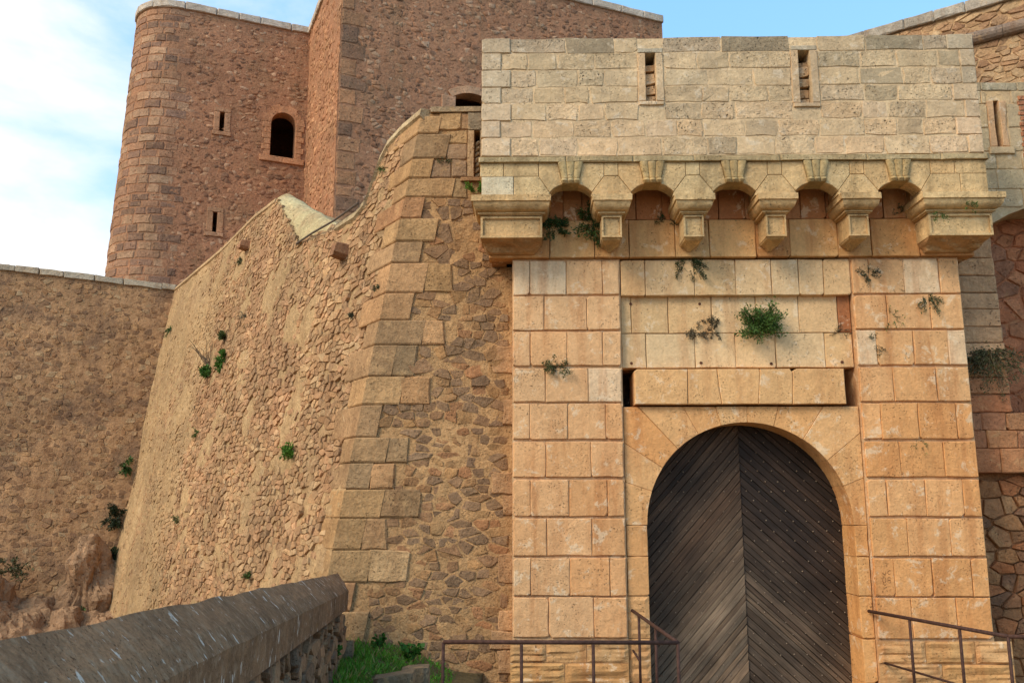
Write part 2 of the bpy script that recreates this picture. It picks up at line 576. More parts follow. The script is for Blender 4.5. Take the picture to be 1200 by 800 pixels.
M_COPE = stone_mat('dark_roughcast_coping', 0.32, 2.2, 0.3, 45, 0.55, 70, 0.0, (220, 210, 195), 0.35, (60, 46, 34), 1.0, 0.012)
M_ROCK = stone_mat('bare_brown_rock', 0.3, 0.8, 0.25, 9, 0.5, 14, 0.0, (205, 175, 140), 0.3, (112, 74, 50), 1.0, 0.09, cscale=2.4)
M_GROUND = stone_mat('earth_ground', 0.3, 0.8, 0.3, 12, 0.5, 20, 0.0, (150, 130, 100), 0.0, (90, 70, 50), 1.0, 0.03)

# white lichen splashes on the roughcast coping
def add_lichen(m, col, scale, lo, hi, stretch):
    nt = m.node_tree; N, L = nt.nodes, nt.links
    b = next(n for n in N if n.type == 'BSDF_PRINCIPLED')
    src = b.inputs['Base Color'].links[0].from_socket
    geo = N.new('ShaderNodeNewGeometry')
    mp = N.new('ShaderNodeMapping'); mp.inputs['Scale'].default_value = stretch
    L.new(geo.outputs['Position'], mp.inputs['Vector'])
    n = N.new('ShaderNodeTexNoise'); n.inputs['Scale'].default_value = scale; n.inputs['Detail'].default_value = 4; n.inputs['Roughness'].default_value = 0.55
    L.new(mp.outputs[0], n.inputs['Vector'])
    r = N.new('ShaderNodeMapRange'); r.inputs['From Min'].default_value = lo; r.inputs['From Max'].default_value = hi
    r.inputs['To Max'].default_value = 0.85
    L.new(n.outputs['Fac'], r.inputs['Value'])
    x = N.new('ShaderNodeMix'); x.data_type = 'RGBA'; x.inputs['B'].default_value = (*rgb(*col), 1)
    L.new(r.outputs[0], x.inputs['Factor']); L.new(src, x.inputs['A']); L.new(x.outputs['Result'], b.inputs['Base Color'])
add_lichen(M_COPE, (152, 122, 92), 18.0, 0.52, 0.68, (0.8, 1.1, 0.8))
add_lichen(M_COPE, (204, 188, 168), 8.0, 0.645, 0.668, (0.8, 1.5, 0.8))
add_lichen(M_COPE, (186, 166, 144), 19.0, 0.655, 0.69, (0.9, 1.5, 0.9))
add_lichen(M_COPE, (150, 112, 58), 5.0, 0.66, 0.74, (1.3, 1.0, 1.0))

def simple_mat(name, col, rough=0.7, metal=0.0, var=0.2, scale=12.0, spec=0.2, trans=0.0):
    m, nt, b = new_mat(name)
    N, L = nt.nodes, nt.links
    at = N.new('ShaderNodeAttribute'); at.attribute_name = 'col'
    geo = N.new('ShaderNodeNewGeometry')
    n = N.new('ShaderNodeTexNoise'); n.inputs['Scale'].default_value = scale; n.inputs['Detail'].default_value = 5
    L.new(geo.outputs['Position'], n.inputs['Vector'])
    r = N.new('ShaderNodeMapRange'); r.inputs['From Min'].default_value = 0.3; r.inputs['From Max'].default_value = 0.7
    r.inputs['To Min'].default_value = 1 - var; r.inputs['To Max'].default_value = 1 + var
    L.new(n.outputs['Fac'], r.inputs['Value'])
    s = N.new('ShaderNodeVectorMath'); s.operation = 'SCALE'
    L.new(at.outputs['Color'], s.inputs[0]); L.new(r.outputs[0], s.inputs['Scale'])
    L.new(s.outputs[0], b.inputs['Base Color'])
    b.inputs['Roughness'].default_value = rough; b.inputs['Metallic'].default_value = metal
    b.inputs['Specular IOR Level'].default_value = spec
    if trans:
        tr = N.new('ShaderNodeBsdfTranslucent'); L.new(s.outputs[0], tr.inputs['Color'])
        mx = N.new('ShaderNodeMixShader'); mx.inputs[0].default_value = trans
        out = next(k for k in N if k.type == 'OUTPUT_MATERIAL')
        L.new(b.outputs[0], mx.inputs[1]); L.new(tr.outputs[0], mx.inputs[2]); L.new(mx.outputs[0], out.inputs['Surface'])
    return m
M_IRON = simple_mat('rusty_iron', None, 0.75, 0.25, 0.35, 30)
M_LEAF = simple_mat('leaf', None, 0.6, 0, 0.25, 9, 0.25, 0.25)
M_STEM = simple_mat('stem', None, 0.85)
M_LITTER = simple_mat('white_plastic', None, 0.4, 0, 0.06)

def wood_mat():
    m, nt, b = new_mat('weathered_door_timber')
    N, L = nt.nodes, nt.links
    at = N.new('ShaderNodeAttribute'); at.attribute_name = 'col'
    tc = N.new('ShaderNodeAttribute'); tc.attribute_name = 'grain'
    mp = N.new('ShaderNodeMapping'); mp.inputs['Scale'].default_value = (1.2, 26.0, 1.0)
    L.new(tc.outputs['Vector'], mp.inputs['Vector'])
    n = N.new('ShaderNodeTexNoise'); n.inputs['Scale'].default_value = 2.5; n.inputs['Detail'].default_value = 6; n.inputs['Roughness'].default_value = 0.65
    L.new(mp.outputs[0], n.inputs['Vector'])
    r = N.new('ShaderNodeMapRange'); r.inputs['From Min'].default_value = 0.25; r.inputs['From Max'].default_value = 0.75
    r.inputs['To Min'].default_value = 0.35; r.inputs['To Max'].default_value = 1.65
    L.new(n.outputs['Fac'], r.inputs['Value'])
    geo = N.new('ShaderNodeNewGeometry')
    n2 = N.new('ShaderNodeTexNoise'); n2.inputs['Scale'].default_value = 1.7; n2.inputs['Detail'].default_value = 5
    L.new(geo.outputs['Position'], n2.inputs['Vector'])
    r2 = N.new('ShaderNodeMapRange'); r2.inputs['From Min'].default_value = 0.35; r2.inputs['From Max'].default_value = 0.65
    r2.inputs['To Min'].default_value = 0.65; r2.inputs['To Max'].default_value = 1.35
    L.new(n2.outputs['Fac'], r2.inputs['Value'])
    mm = N.new('ShaderNodeMath'); mm.operation = 'MULTIPLY'
    L.new(r.outputs[0], mm.inputs[0]); L.new(r2.outputs[0], mm.inputs[1])
    s = N.new('ShaderNodeVectorMath'); s.operation = 'SCALE'
    L.new(at.outputs['Color'], s.inputs[0]); L.new(mm.outputs[0], s.inputs['Scale'])
    L.new(s.outputs[0], b.inputs['Base Color'])
    b.inputs['Roughness'].default_value = 0.7; b.inputs['Specular IOR Level'].default_value = 0.25
    bp = N.new('ShaderNodeBump'); bp.inputs['Strength'].default_value = 0.6; bp.inputs['Distance'].default_value = 0.01
    L.new(n.outputs['Fac'], bp.inputs['Height']); L.new(bp.outputs['Normal'], b.inputs['Normal'])
    return m
M_WOOD = wood_mat()
# ================================================================ setting: terrain and approach
rng = random.Random(11)
EARTH = rgb(120, 98, 70)
mb = MB()
S = 2500.0; ZT = -5.0
mb.add([(-S, -S, ZT), (S, -S, ZT), (S, S, ZT), (-S, S, ZT)], [(0, 1, 2, 3)], EARTH)
o = mb.build('ground', M_GROUND); o['kind'] = 'structure'

def deck_z(y):
    return 0.85 + (0.15 - 0.85) * min(1.0, max(0.0, (y + 2) / 11.2)) + (0.0 if y > -2 else (-(y + 2)) * 0.05)

# parapet line of the approach (inner crease and outer back edge), eye height is 2.4
_c0, _c1 = P(165, 801, 2.8), P(408, 690, 11.0)
_b0, _b1 = P(0, 748, 2.25), P(396, 671, 12.0)
def crease(y):
    return _c0 + (_c1 - _c0) * ((y - 2.8) / 8.2)
def backedge(y):
    return _b0 + (_b1 - _b0) * ((y - 2.25) / 9.75)

mb = MB()
ys = [-12, -6, -2, 0, 2, 4, 6, 8, 9.2]
vs = []; fs = []
for y in ys:
    xl = crease(y).x - 0.25
    z = deck_z(y)
    vs += [(xl, y, ZT - 0.5), (xl, y, z), (7.5, y, z), (7.5, y, ZT - 0.5)]
for i in range(len(ys) - 1):
    for k in range(3):
        fs.append((4 * i + k, 4 * i + 4 + k, 4 * i + 5 + k, 4 * i + 1 + k))
fs += [(0, 1, 2, 3), tuple(4 * (len(ys) - 1) + k for k in (3, 2, 1, 0))]
mb.add(vs, fs, rgb(150, 128, 98))
o = mb.build('path', M_GROUND); o['kind'] = 'structure'

# grassy bank between the parapet and the bastion
def bank_z(x, y):
    t = min(1.0, max(0.0, (-0.95 - x) / 0.9)); t = t * t * (3 - 2 * t)
    k = min(1.0, max(0.0, (y - 6.8) / 1.8))
    return 0.16 + (0.10 + 0.36 * t) * k + 0.06 * mnoise.noise(Vector((x * 1.6, y * 1.6, 3.1)))
mb = MB(); nx, ny = 20, 32
x0, x1, y0, y1 = -3.1, -0.62, 6.0, 12.6
vs = []; fs = []
for j in range(ny + 1):
    for i in range(nx + 1):
        x = x0 + (x1 - x0) * i / nx; y = y0 + (y1 - y0) * j / ny
        vs.append((x, y, bank_z(x, y)))
for j in range(ny):
    for i in range(nx):
        a = j * (nx + 1) + i
        fs.append((a, a + 1, a + nx + 2, a + nx + 1))
n0 = len(vs)
rim = [i for i in range(nx + 1)] + [j * (nx + 1) + nx for j in range(1, ny + 1)] + [ny * (nx + 1) + i for i in range(nx - 1, -1, -1)] + [j * (nx + 1) for j in range(ny - 1, 0, -1)]
for k in rim: vs.append((vs[k][0], vs[k][1], ZT - 0.3))
for k in range(len(rim)):
    m = (k + 1) % len(rim)
    fs.append((rim[k], n0 + k, n0 + m, rim[m]))
mb.add(vs, fs, rgb(92, 78, 50))
o = mb.build('bank', M_GROUND, smooth=True); o['kind'] = 'structure'

# ================================================================ gatehouse
rng = random.Random(5)
YP = 12.0                 # pier core
C_PIER = [rgb(222, 166, 112), rgb(224, 172, 120), rgb(218, 158, 102), rgb(222, 170, 118)]
C_PIER_R = [rgb(220, 158, 98), rgb(214, 148, 88), rgb(218, 154, 94), rgb(224, 168, 112)]
C_BAY = [rgb(224, 182, 130), rgb(220, 176, 122), rgb(226, 188, 138)]
C_CORE = rgb(150, 108, 66)
gh = thing('gatehouse', 'tan sandstone gatehouse with arched timber doors under a row of carved corbels', 'gatehouse', (3.0, 12.0, -1.0))

fP = front(YP)
def X(px, py, Y): return P(px, py, Y).x
def Z(py, Y, px=660): return P(px, py, Y).z

ROWS = [(305.6, 345.4), (347.6, 386.7), (389, 428.5), (431.8, 471), (473.5, 514.8), (518, 559), (562.4, 604.8), (607.6, 651), (654, 698), (700, 747)]
LJ = [[600.6, 621, 663.6, 706, 724.6], [600.6, 637.7, 687.5, 725.5], [600.6, 621.5, 664.5, 706.5, 727], [600.6, 639, 689.7, 728.5],
      [600.6, 620.8, 665.6, 710, 730.4], [600.6, 640, 692.8, 731.5], [600.6, 621.6, 667, 712, 733], [600.6, 641, 694, 735], [600.6, 622, 668, 715, 737], [600.6, 643, 696, 738.5]]
RJ = [[999, 1019, 1059.5, 1101, 1122.5], [1002, 1040, 1090.6, 1126], [1003, 1027.6, 1071, 1111.8, 1132], [1008, 1047, 1098, 1138],
      [1010, 1033, 1076.5, 1121.5, 1141], [1015, 1055, 1107, 1147], [1018, 1040, 1085, 1129, 1151], [1021, 1063.6, 1114, 1156], [1025, 1048, 1093, 1139, 1160], [1028, 1069, 1122, 1164.5]]
YB = 11.955               # block face
ZB = -1.2                 # foot of the masonry in the ditch
z_fr = Z(303.4, YB)       # underside of the frieze
z_ft = Z(748, YB)         # top of the plinth

def pier(joints, cols, px_row, lo, hi, ll, hl):
    p = part_empty('pier', gh, ((lo + hi) / 2, YP, ZB))
    mb = MB(); box(mb, lo, hi, YP - 0.008, 14.5, ZB, z_fr + 0.3, mixc(cols[0], rgb(206, 170, 126), 0.7))
    mb.build('core', M_PIER, p)
    for i, (a, b_) in enumerate(ROWS):
        zt, zb = P(660, a, YB).z, P(660, b_, YB).z
        yc = (a + b_) / 2
        js = [P(q, yc - (0 if px_row else (q - 660) * 0.004), YB).x for q in joints[i]]
        js[0] = lo + 0.012; js[-1] = hi - 0.012
        for k in range(len(js) - 1):
            c = vary(mixc(cols[0], rng.choice(cols), 0.6), rng, 0.05, 0.025)
            c = mixc(c, rgb(228, 190, 142), max(0.0, 0.42 - 0.10 * i))
            r_ = rng.random()
            if (joints is LJ and (i, k) in ((0, 1), (3, 2), (0, 0))) or (joints is RJ and (i, k) in ((0, 2), (2, 3), (2, 0))): c = mixc(c, rgb(232, 208, 170), 0.5)
            block(p, 'block', M_PIER, rect(js[k], js[k + 1], zb, zt + 0.008), fP.M, 0.0 - 0.02, YP - YB + rng.uniform(-0.006, 0.005), c, rng, 0.008, 2, 0.005, 0.003)
    # rough courses of the plinth
    zs = [z_ft - 0.02, z_ft - 0.30, z_ft - 0.62, z_ft - 0.98, z_ft - 1.4]
    for r_ in range(4):
        n = 3 - (r_ & 1)
        xs = [ll] + sorted(ll + (hl - ll) * ((k + 1 + rng.uniform(-0.2, 0.2)) / n) for k in range(n - 1)) + [hl]
        for k in range(n):
            c = vary(rng.choice([rgb(212, 158, 98), rgb(204, 146, 88), rgb(206, 156, 102)]), rng, 0.1)
            m2 = MB()
            rough_block(m2, xs[k] + 0.004, xs[k + 1] - 0.004, zs[r_ + 1] + 0.005, zs[r_] - 0.005, YP + 0.03, YP - 0.035, c, rng)
            m2.build('plinth_block', M_PIER, p)
    return p

def rough_block(mb, xa, xb, za, zb, yback, yf, col, rng, nx=10, nz=10):
    """an eroded block whose face is worn into beds"""
    vs = []; fs = []
    sd = rng.uniform(0, 50)
    for j in range(nz + 1):
        for i in range(nx + 1):
            x = xa + (xb - xa) * i / nx; z = za + (zb - za) * j / nz
            e = 0.0 if i in (0, nx) or j in (0, nz) else 1.0
            d = 0.035 * mnoise.noise(Vector((x * 1.6 + sd, z * 24, sd))) + 0.02 * mnoise.noise(Vector((x * 5 + sd, z * 9, sd)))
            vs.append((x, yf + (0.016 if not e else -d * 0.8), z))
    for j in range(nz):
        for i in range(nx):
            a = j * (nx + 1) + i
            fs.append((a, a + 1, a + nx + 2, a + nx + 1))
    n = len(vs)
    rim = [i for i in range(nx + 1)] + [j * (nx + 1) + nx for j in range(1, nz + 1)] + [nz * (nx + 1) + i for i in range(nx - 1, -1, -1)] + [j * (nx + 1) for j in range(nz - 1, 0, -1)]
    for k in rim: vs.append((vs[k][0], yback, vs[k][2]))
    for k in range(len(rim)):
        m = (k + 1) % len(rim)
        fs.append((rim[k], n + k, n + m, rim[m]))
    mb.add(vs, fs, col)

xl0 = X(600.3, 500, YB); xl1 = X(731, 500, YB)
xr0 = X(1010.5, 500, YB); xr1 = X(1142.5, 500, YB)
pier_l = pier(LJ, C_PIER, True, xl0, xl1, xl0 - 0.03, xl1)
pier_r = pier(RJ, C_PIER_R, False, xr0, xr1, xr0 + 0.0, xr1 + 0.22)
# worn letter grooves, their shade put into stroke colour, and chalk scribbles on another block
def strokes(parent, name, lines, Y, rad, col, mat):
    m = MB()
    for ln in lines:
        tube(m, [P(q[0], q[1], Y) for q in ln], rad, col, 5)
    m.build(name, mat, parent, kind='stuff')
arcpts = lambda cx, cy, rx, ry, a0, a1, n=9: [(cx + rx * math.cos(R(a0 + (a1 - a0) * k / n)), cy - ry * math.sin(R(a0 + (a1 - a0) * k / n))) for k in range(n + 1)]
strokes(pier_r, 'carved_letters', [
    arcpts(1036, 679.2, 2.0, 3.2, 0, 360, 12),
    arcpts(1042, 677.6, 1.9, 1.6, 30, 270) + arcpts(1042, 680.8, 1.9, 1.6, 90, -150),
    arcpts(1036, 670.3, 2.0, 2.2, 180, 360), arcpts(1042, 670.3, 1.9, 2.2, 40, 320)], YB - 0.002, 0.0035, rgb(150, 104, 62), M_PIER)
strokes(pier_l, 'chalk_scribble', [[(677 + k * 1.5, 694.5 - k * 0.32 + (1.1 if k & 1 else -1.1)) for k in range(18)], [(704 + k * 1.3, 686 - k * 0.5 + (0.7 if k & 1 else -0.7)) for k in range(8)],
    arcpts(694, 677, 2.2, 2.6, 60, 330), [(692, 671), (692, 679)], arcpts(698, 679, 1.6, 2.6, 0, 360, 8), [(701.5, 676.5), (703, 680), (701, 679)]], YB - 0.002, 0.003, rgb(226, 208, 178), M_PIER)

# ---- central bay
YL = 11.97                                    # raised upper course
bay = part_empty('bay', gh, ((xl1 + xr0) / 2, 12.05, Z(476, 12.05)))
bx0, bx1 = xl1 + 0.006, xr0 - 0.006
zt1, zb1 = Z(305, YL), Z(347, YL)
fL = front(YL)
js = [bx0] + [P(q, 326, YL).x for q in (756, 813.7, 862, 904, 936, 965)] + [bx1]
for k in range(len(js) - 1):
    block(bay, 'block', M_BAY, rect(js[k], js[k + 1], zb1, zt1), fL.M, -0.3, rng.uniform(-0.004, 0.004), vary(rng.choice(C_BAY), rng, 0.06), rng, 0.006)
YF = 12.06
fF = front(YF)
zr = [zb1 - 0.0, Z(391, YF), Z(431.5, YF)]
for row, q in ((0, (739.5, 783, 834, 886, 936, 982)), (1, (757, 814.5, 862, 909, 967))):
    js = [bx0] + [P(a, 370 + 41 * row, YF).x for a in q] + [bx1]
    for k in range(len(js) - 1):
        c = vary(rng.choice(C_BAY), rng, 0.06)
        if row == 0 and k == 6: c = vary(rgb(160, 100, 62), rng)
        block(bay, 'block', M_BAY, rect(js[k], js[k + 1], zr[row + 1], zr[row] + (0.03 if row == 0 else 0)), fF.M, -0.22, rng.uniform(-0.004, 0.004), c, rng, 0.006)
mb = MB(); box(mb, bx0, bx1, YF + 0.18, 13.4, zr[2], zt1 + 0.2, C_CORE); mb.build('core', M_BAY, bay)
# dark stubs added to stand for the shaded putlog holes of the recessed field
for (px, py) in ((820, 356), (740, 425.5), (821.5, 425), (904, 426), (987, 424), (739, 356)):
    m2 = MB(); q = P(px, py, YF - 0.008)
    ring_ = [(q.x + 0.022 * math.cos(R(45 + 60 * k)), q.z + 0.022 * math.sin(R(45 + 60 * k))) for k in range(6)]
    slab(m2, ring_, front(YF).M, -0.05, 0.007, rgb(96, 58, 38)); m2.build('putlog_hole_stub', M_IRON, bay)
# raised lintel panel between the two chain slots
YN = 11.935
fN = front(YN)
zt, zb = Z(432.5, YN), Z(474, YN)
lx0, lx1 = X(743.6, 455, YN), X(991, 455, YN)
top = [743.6, 806, 840, 891, 929, 991]; bot = [743.6, 806.5, 846, 889, 929, 991]
for k in range(5):
    a0, a1 = [lx0 if k == 0 else X(top[k], 433, YN), lx1 if k == 4 else X(top[k + 1], 433, YN)]
    b0, b1 = [lx0 if k == 0 else X(bot[k], 474, YN), lx1 if k == 4 else X(bot[k + 1], 474, YN)]
    block(bay, 'lintel_block', M_BAY, [(b0, zb), (b1, zb), (a1, zt), (a0, zt)], fN.M, -0.6, rng.uniform(-0.003, 0.003), vary(rgb(224, 172, 114), rng, 0.05), rng, 0.007, 2, 0.003, 0.003)
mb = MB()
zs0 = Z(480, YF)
box(mb, bx0, bx1, 12.75, 13.4, zs0 - 0.1, zr[2], rgb(40, 32, 26)); mb.build('slot_back', M_BAY, bay)  # near-black colour carries the shade inside the chain slots

# ---- arch
YA = 12.02
fA = front(YA)
AX = X(879.5, 615, YA); AZ = Z(615, YA, 880); AR = (X(1000.5, 615, YA) - X(758.5, 615, YA)) / 2
arch = part_empty('arch', gh, (AX, YA, ZB))
ztop = Z(476.5, YA)
angs = [0, 22, 38.5, 56, 74, 89, 104, 118, 132.5, 146.5, 161, 180]
reg = rect(bx0, bx1, AZ - 0.001, ztop)
for k in range(len(angs) - 1):
    a0, a1 = R(angs[k]), R(angs[k + 1])
    big = 4.0
    # wedge by half-planes through the centre, then the inner circle as a chord fan
    poly = [(AX - 3, AZ - 0.001), (AX + 3, AZ - 0.001), (AX + 3, AZ + 3), (AX - 3, AZ + 3)]
    poly = clip(poly, math.sin(a0), -math.cos(a0), math.sin(a0) * AX - math.cos(a0) * AZ)
    poly = clip(poly, -math.sin(a1), math.cos(a1), -math.sin(a1) * AX + math.cos(a1) * AZ)
    poly = clip_to(poly, reg)
    # outer points, then replace the apex with the arc
    outer = [p for p in poly if math.hypot(p[0] - AX, p[1] - AZ) > 0.05]
    outer.sort(key=lambda p: math.atan2(p[1] - AZ, p[0] - AX))
    inner = [(AX + AR * math.cos(a1 + (a0 - a1) * t / 4), AZ + AR * math.sin(a1 + (a0 - a1) * t / 4)) for t in range(5)]
    pp = outer + inner
    # a ring-sector is not convex: make its mesh directly
    c = vary(rng.choice([rgb(222, 164, 104), rgb(218, 156, 96), rgb(224, 170, 112)]), rng, 0.05)
    m2 = MB(); n = len(pp)
    cx = sum(p[0] for p in pp) / n; cz = sum(p[1] for p in pp) / n
    pin = [(x + (cx - x) * 0.008, z + (cz - z) * 0.008) for x, z in pp]
    d = rng.uniform(-0.006, 0.006)
    vs = [fA.M(x, z, -0.55) for x, z in pin] + [fA.M(x, z, d - 0.006) for x, z in pin] + [fA.M(x + (cx - x) * 0.02, z + (cz - z) * 0.02, d) for x, z in pin]
    fs = []
    for r_ in (0, 1):
        for i in range(n):
            q = (i + 1) % n
            fs.append((r_ * n + i, r_ * n + q, (r_ + 1) * n + q, (r_ + 1) * n + i))
    fs.append(tuple(2 * n + i for i in range(n)))
    m2.add(vs, fs, c)
    m2.build('voussoir', M_PIER, arch)
zj = [AZ] + [Z(y, YA, 880) for y in (652, 698, 748, 800)] + [Z(860, YA, 880), ZB + 0.2]
for k in range(len(zj) - 1):
    for side in (0, 1):
        a, b_ = (bx0, AX - AR) if side == 0 else (AX + AR, bx1)
        c = vary(rgb(218, 160, 102) if side == 0 else rgb(220, 160, 98), rng, 0.07)
        if side == 0 and k in (2, 3):
            m2 = MB(); rough_block(m2, a + 0.004, b_ - 0.004, zj[k + 1] + 0.004, zj[k] - 0.004, YA + 0.55, YA, c, rng, 5, 10); m2.build('jamb_block', M_PIER, arch)
        else:
            block(arch, 'jamb_block', M_PIER, rect(a, b_, zj[k + 1], zj[k]), fA.M, -0.55, rng.uniform(-0.005, 0.005), c, rng, 0.007)
# passage behind the doors
mb = MB(); box(mb, AX - AR - 0.3, AX + AR + 0.3, 12.62, 14.6, ZB, AZ + AR + 0.4, rgb(60, 48, 38)); mb.build('passage_core', M_PIER, gh)
mb = MB(); box(mb, AX - AR, AX + AR, YA + 0.02, 12.62, ZB, -0.02, rgb(150, 118, 78)); mb.build('threshold', M_PIER, gh)

# ---- timber doors: diagonal planks clipped to each leaf
YD = 12.47
def door_leaf(side):
    xa, xb = (AX - AR - 0.03, AX - 0.004) if side < 0 else (AX + 0.004, AX + AR + 0.03)
    yo = YD + (0.0 if side < 0 else 0.02)
    pl = front(yo)
    leaf = part_empty('door_leaf', gh, ((xa + xb) / 2, yo, 0.0))
    outline = [(xa, 0.0), (xb, 0.0)]
    rad = AR + 0.03
    zc = AZ
    arc = []
    for t in range(13):
        an = R(90 * t / 12)
        arc.append((AX + side * rad * math.cos(an), zc + rad * math.sin(an)))
    if side > 0:
        outline = [(xa, 0.0)] + [(xb, 0.0)] + arc + [(xa, zc + rad)]
    else:
        outline = [(xb, 0.0), (xb, zc + rad)] + arc[::-1] + [(xa, 0.0)]
        outline = outline[::-1]
    outline = dedupe(ccw(outline), 0.002)
    mb = MB(); slab(mb, outline, pl.M, -0.08, -0.03, rgb(34, 27, 22)); mb.build('backing', M_WOOD, leaf)
    ang = R(48 if side < 0 else 180 - 42)
    dx, dz = math.cos(ang), math.sin(ang); nx, nz = -dz, dx
    pr = [nx * x + nz * z for x, z in outline]
    t0 = min(pr); w = 0.082
    k = 0
    while t0 < max(pr):
        ww = w * rng.uniform(0.72, 1.3)
        poly = clip(clip(outline, -nx, -nz, -(t0 + 0.002)), nx, nz, t0 + ww - rng.choice((0.002, 0.003, 0.006)))
        t0 += ww
        if len(poly) < 3 or abs(area(poly)) < 0.002: continue
        cz = sum(p[1] for p in poly) / len(poly)
        worn = max(0.0, min(1.0, (1.8 - cz) / 1.4)) * (1.0 if side < 0 else 0.4)
        c = mixc(rgb(68, 50, 35) if side < 0 else rgb(52, 39, 29), rgb(132, 110, 86), worn * rng.uniform(0.35, 1.0))
        c = vary(c, rng, 0.34, 0.05)
        m2 = MB(); n = len(poly)
        d1 = rng.uniform(-0.008, 0.004)
        ins = inset(poly, 0.004)
        if len(ins) < 3: ins = poly
        cx_ = sum(p[0] for p in poly) / n
        vs = [pl.M(x, z, -0.035) for x, z in poly] + [pl.M(x, z, d1 - 0.005) for x, z in poly]
        fs = [(i, (i + 1) % n, n + (i + 1) % n, n + i) for i in range(n)]
        top = [(x + (cx_ - x) * 0.01 , z + (cz - z) * 0.01) for x, z in poly]
        # slight bevel on the long edges
        vs += [pl.M(x - nx * 0.005 * (1 if nx * x + nz * z > t0 - ww / 2 else -1), z - nz * 0.005 * (1 if nx * x + nz * z > t0 - ww / 2 else -1), d1) for x, z in poly]
        fs += [(n + i, n + (i + 1) % n, 2 * n + (i + 1) % n, 2 * n + i) for i in range(n)]
        fs.append(tuple(2 * n + i for i in range(n)))
        m2.add(vs, fs, c)
        o = m2.build('plank', M_WOOD, leaf)
        me = o.data
        at = me.attributes.new('grain', 'FLOAT_VECTOR', 'POINT')
        buf = []
        o0 = rng.uniform(0, 40)
        for p in m2.v:
            buf.extend((dx * p[0] + dz * p[2] + o0, nx * p[0] + nz * p[2], o0))
        at.data.foreach_set('vector', buf)
    # studs
    st = MB()
    j = 0
    zz = 0.2
    while zz < zc + rad - 0.08:
        xx = xa + 0.07 + (0.09 if j & 1 else 0)
        while xx < xb - 0.04:
            if inside((xx, zz), outline) and rng.random() < 0.86:
                c0 = (xx + rng.uniform(-0.012, 0.012), zz + rng.uniform(-0.012, 0.012))
                r_ = 0.011
                ring = [(c0[0] + r_ * math.cos(R(60 * q)), c0[1] + r_ * math.sin(R(60 * q))) for q in range(6)]
                st.add([pl.M(x, z, -0.002) for x, z in ring] + [pl.M(c0[0], c0[1], 0.014)], [(q, (q + 1) % 6, 6) for q in range(6)], rgb(136, 118, 98))
            xx += 0.18
        zz += 0.135; j += 1
    st.build('studs', M_IRON, leaf, kind='stuff')
    return leaf
door_leaf(-1)
rl = door_leaf(1)
# ---- frieze and the wall behind the corbels
YZ = 11.90
fZ = front(YZ)
fz = part_empty('frieze', gh, (3.0, YZ, z_fr))
wx0, wx1 = X(603, 290, YZ), X(1124, 290, YZ)
zf1 = Z(258, YZ); zf2 = Z(214, YZ) + 0.25
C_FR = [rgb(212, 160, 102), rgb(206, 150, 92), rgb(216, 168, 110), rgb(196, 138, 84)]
js = [X(573, 290, YZ)] + [X(q, 280, YZ) for q in (644, 697, 737, 791, 831, 886, 925.6, 982, 1021, 1077)] + [X(1141, 285, YZ)]
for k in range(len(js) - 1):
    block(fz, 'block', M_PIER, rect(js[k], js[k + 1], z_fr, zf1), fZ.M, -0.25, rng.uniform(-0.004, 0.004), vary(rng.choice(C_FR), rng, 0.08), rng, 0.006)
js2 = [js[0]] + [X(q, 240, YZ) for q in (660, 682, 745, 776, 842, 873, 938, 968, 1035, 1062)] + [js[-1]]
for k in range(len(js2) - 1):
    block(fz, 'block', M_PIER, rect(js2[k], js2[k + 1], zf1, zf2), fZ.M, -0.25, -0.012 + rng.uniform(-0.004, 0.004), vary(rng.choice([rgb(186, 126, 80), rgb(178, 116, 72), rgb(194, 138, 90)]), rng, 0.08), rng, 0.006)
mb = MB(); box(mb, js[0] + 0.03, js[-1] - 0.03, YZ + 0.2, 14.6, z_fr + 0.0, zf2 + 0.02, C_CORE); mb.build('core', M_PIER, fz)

# ---- projecting parapet
YQ = 11.40
fQ = front(YQ)
par = part_empty('parapet', gh, (3.2, YQ, Z(206, YQ)))
qx0 = X(564.5, 120, YQ); qx1 = X(1146, 110, YQ)
zq = [Z(y, YQ, 600) for y in (45.5, 63, 83, 103, 122, 142, 162, 183.5)]
def lerp_box(v):   # colour by height: grey at the weathered top, warmer and cleaner below
    return None
holes = []
for (a, b_, t, bt) in ((756.5, 768.5, 62, 119), (936.5, 950, 59, 121)):
    holes.append((X(a, 90, YQ), X(b_, 90, YQ), Z(bt, YQ, (a + b_) / 2), Z(t, YQ, (a + b_) / 2), 0.55))
frames = []
for h in holes:
    frames.append((h[0] - 0.105, h[1] + 0.105, h[2] - 0.06, h[3] + 0.07))
core = MB()
holed(core, lambda u, v, d: fQ.M(u, v, d - 0.004), qx0 + 0.012, qx1 - 0.02, zq[-1], zq[0] - 0.02, [(h[0], h[1], h[2], h[3], 0.5) for h in holes], 0.5, rgb(214, 182, 138))
core.build('core', M_BOX, par)
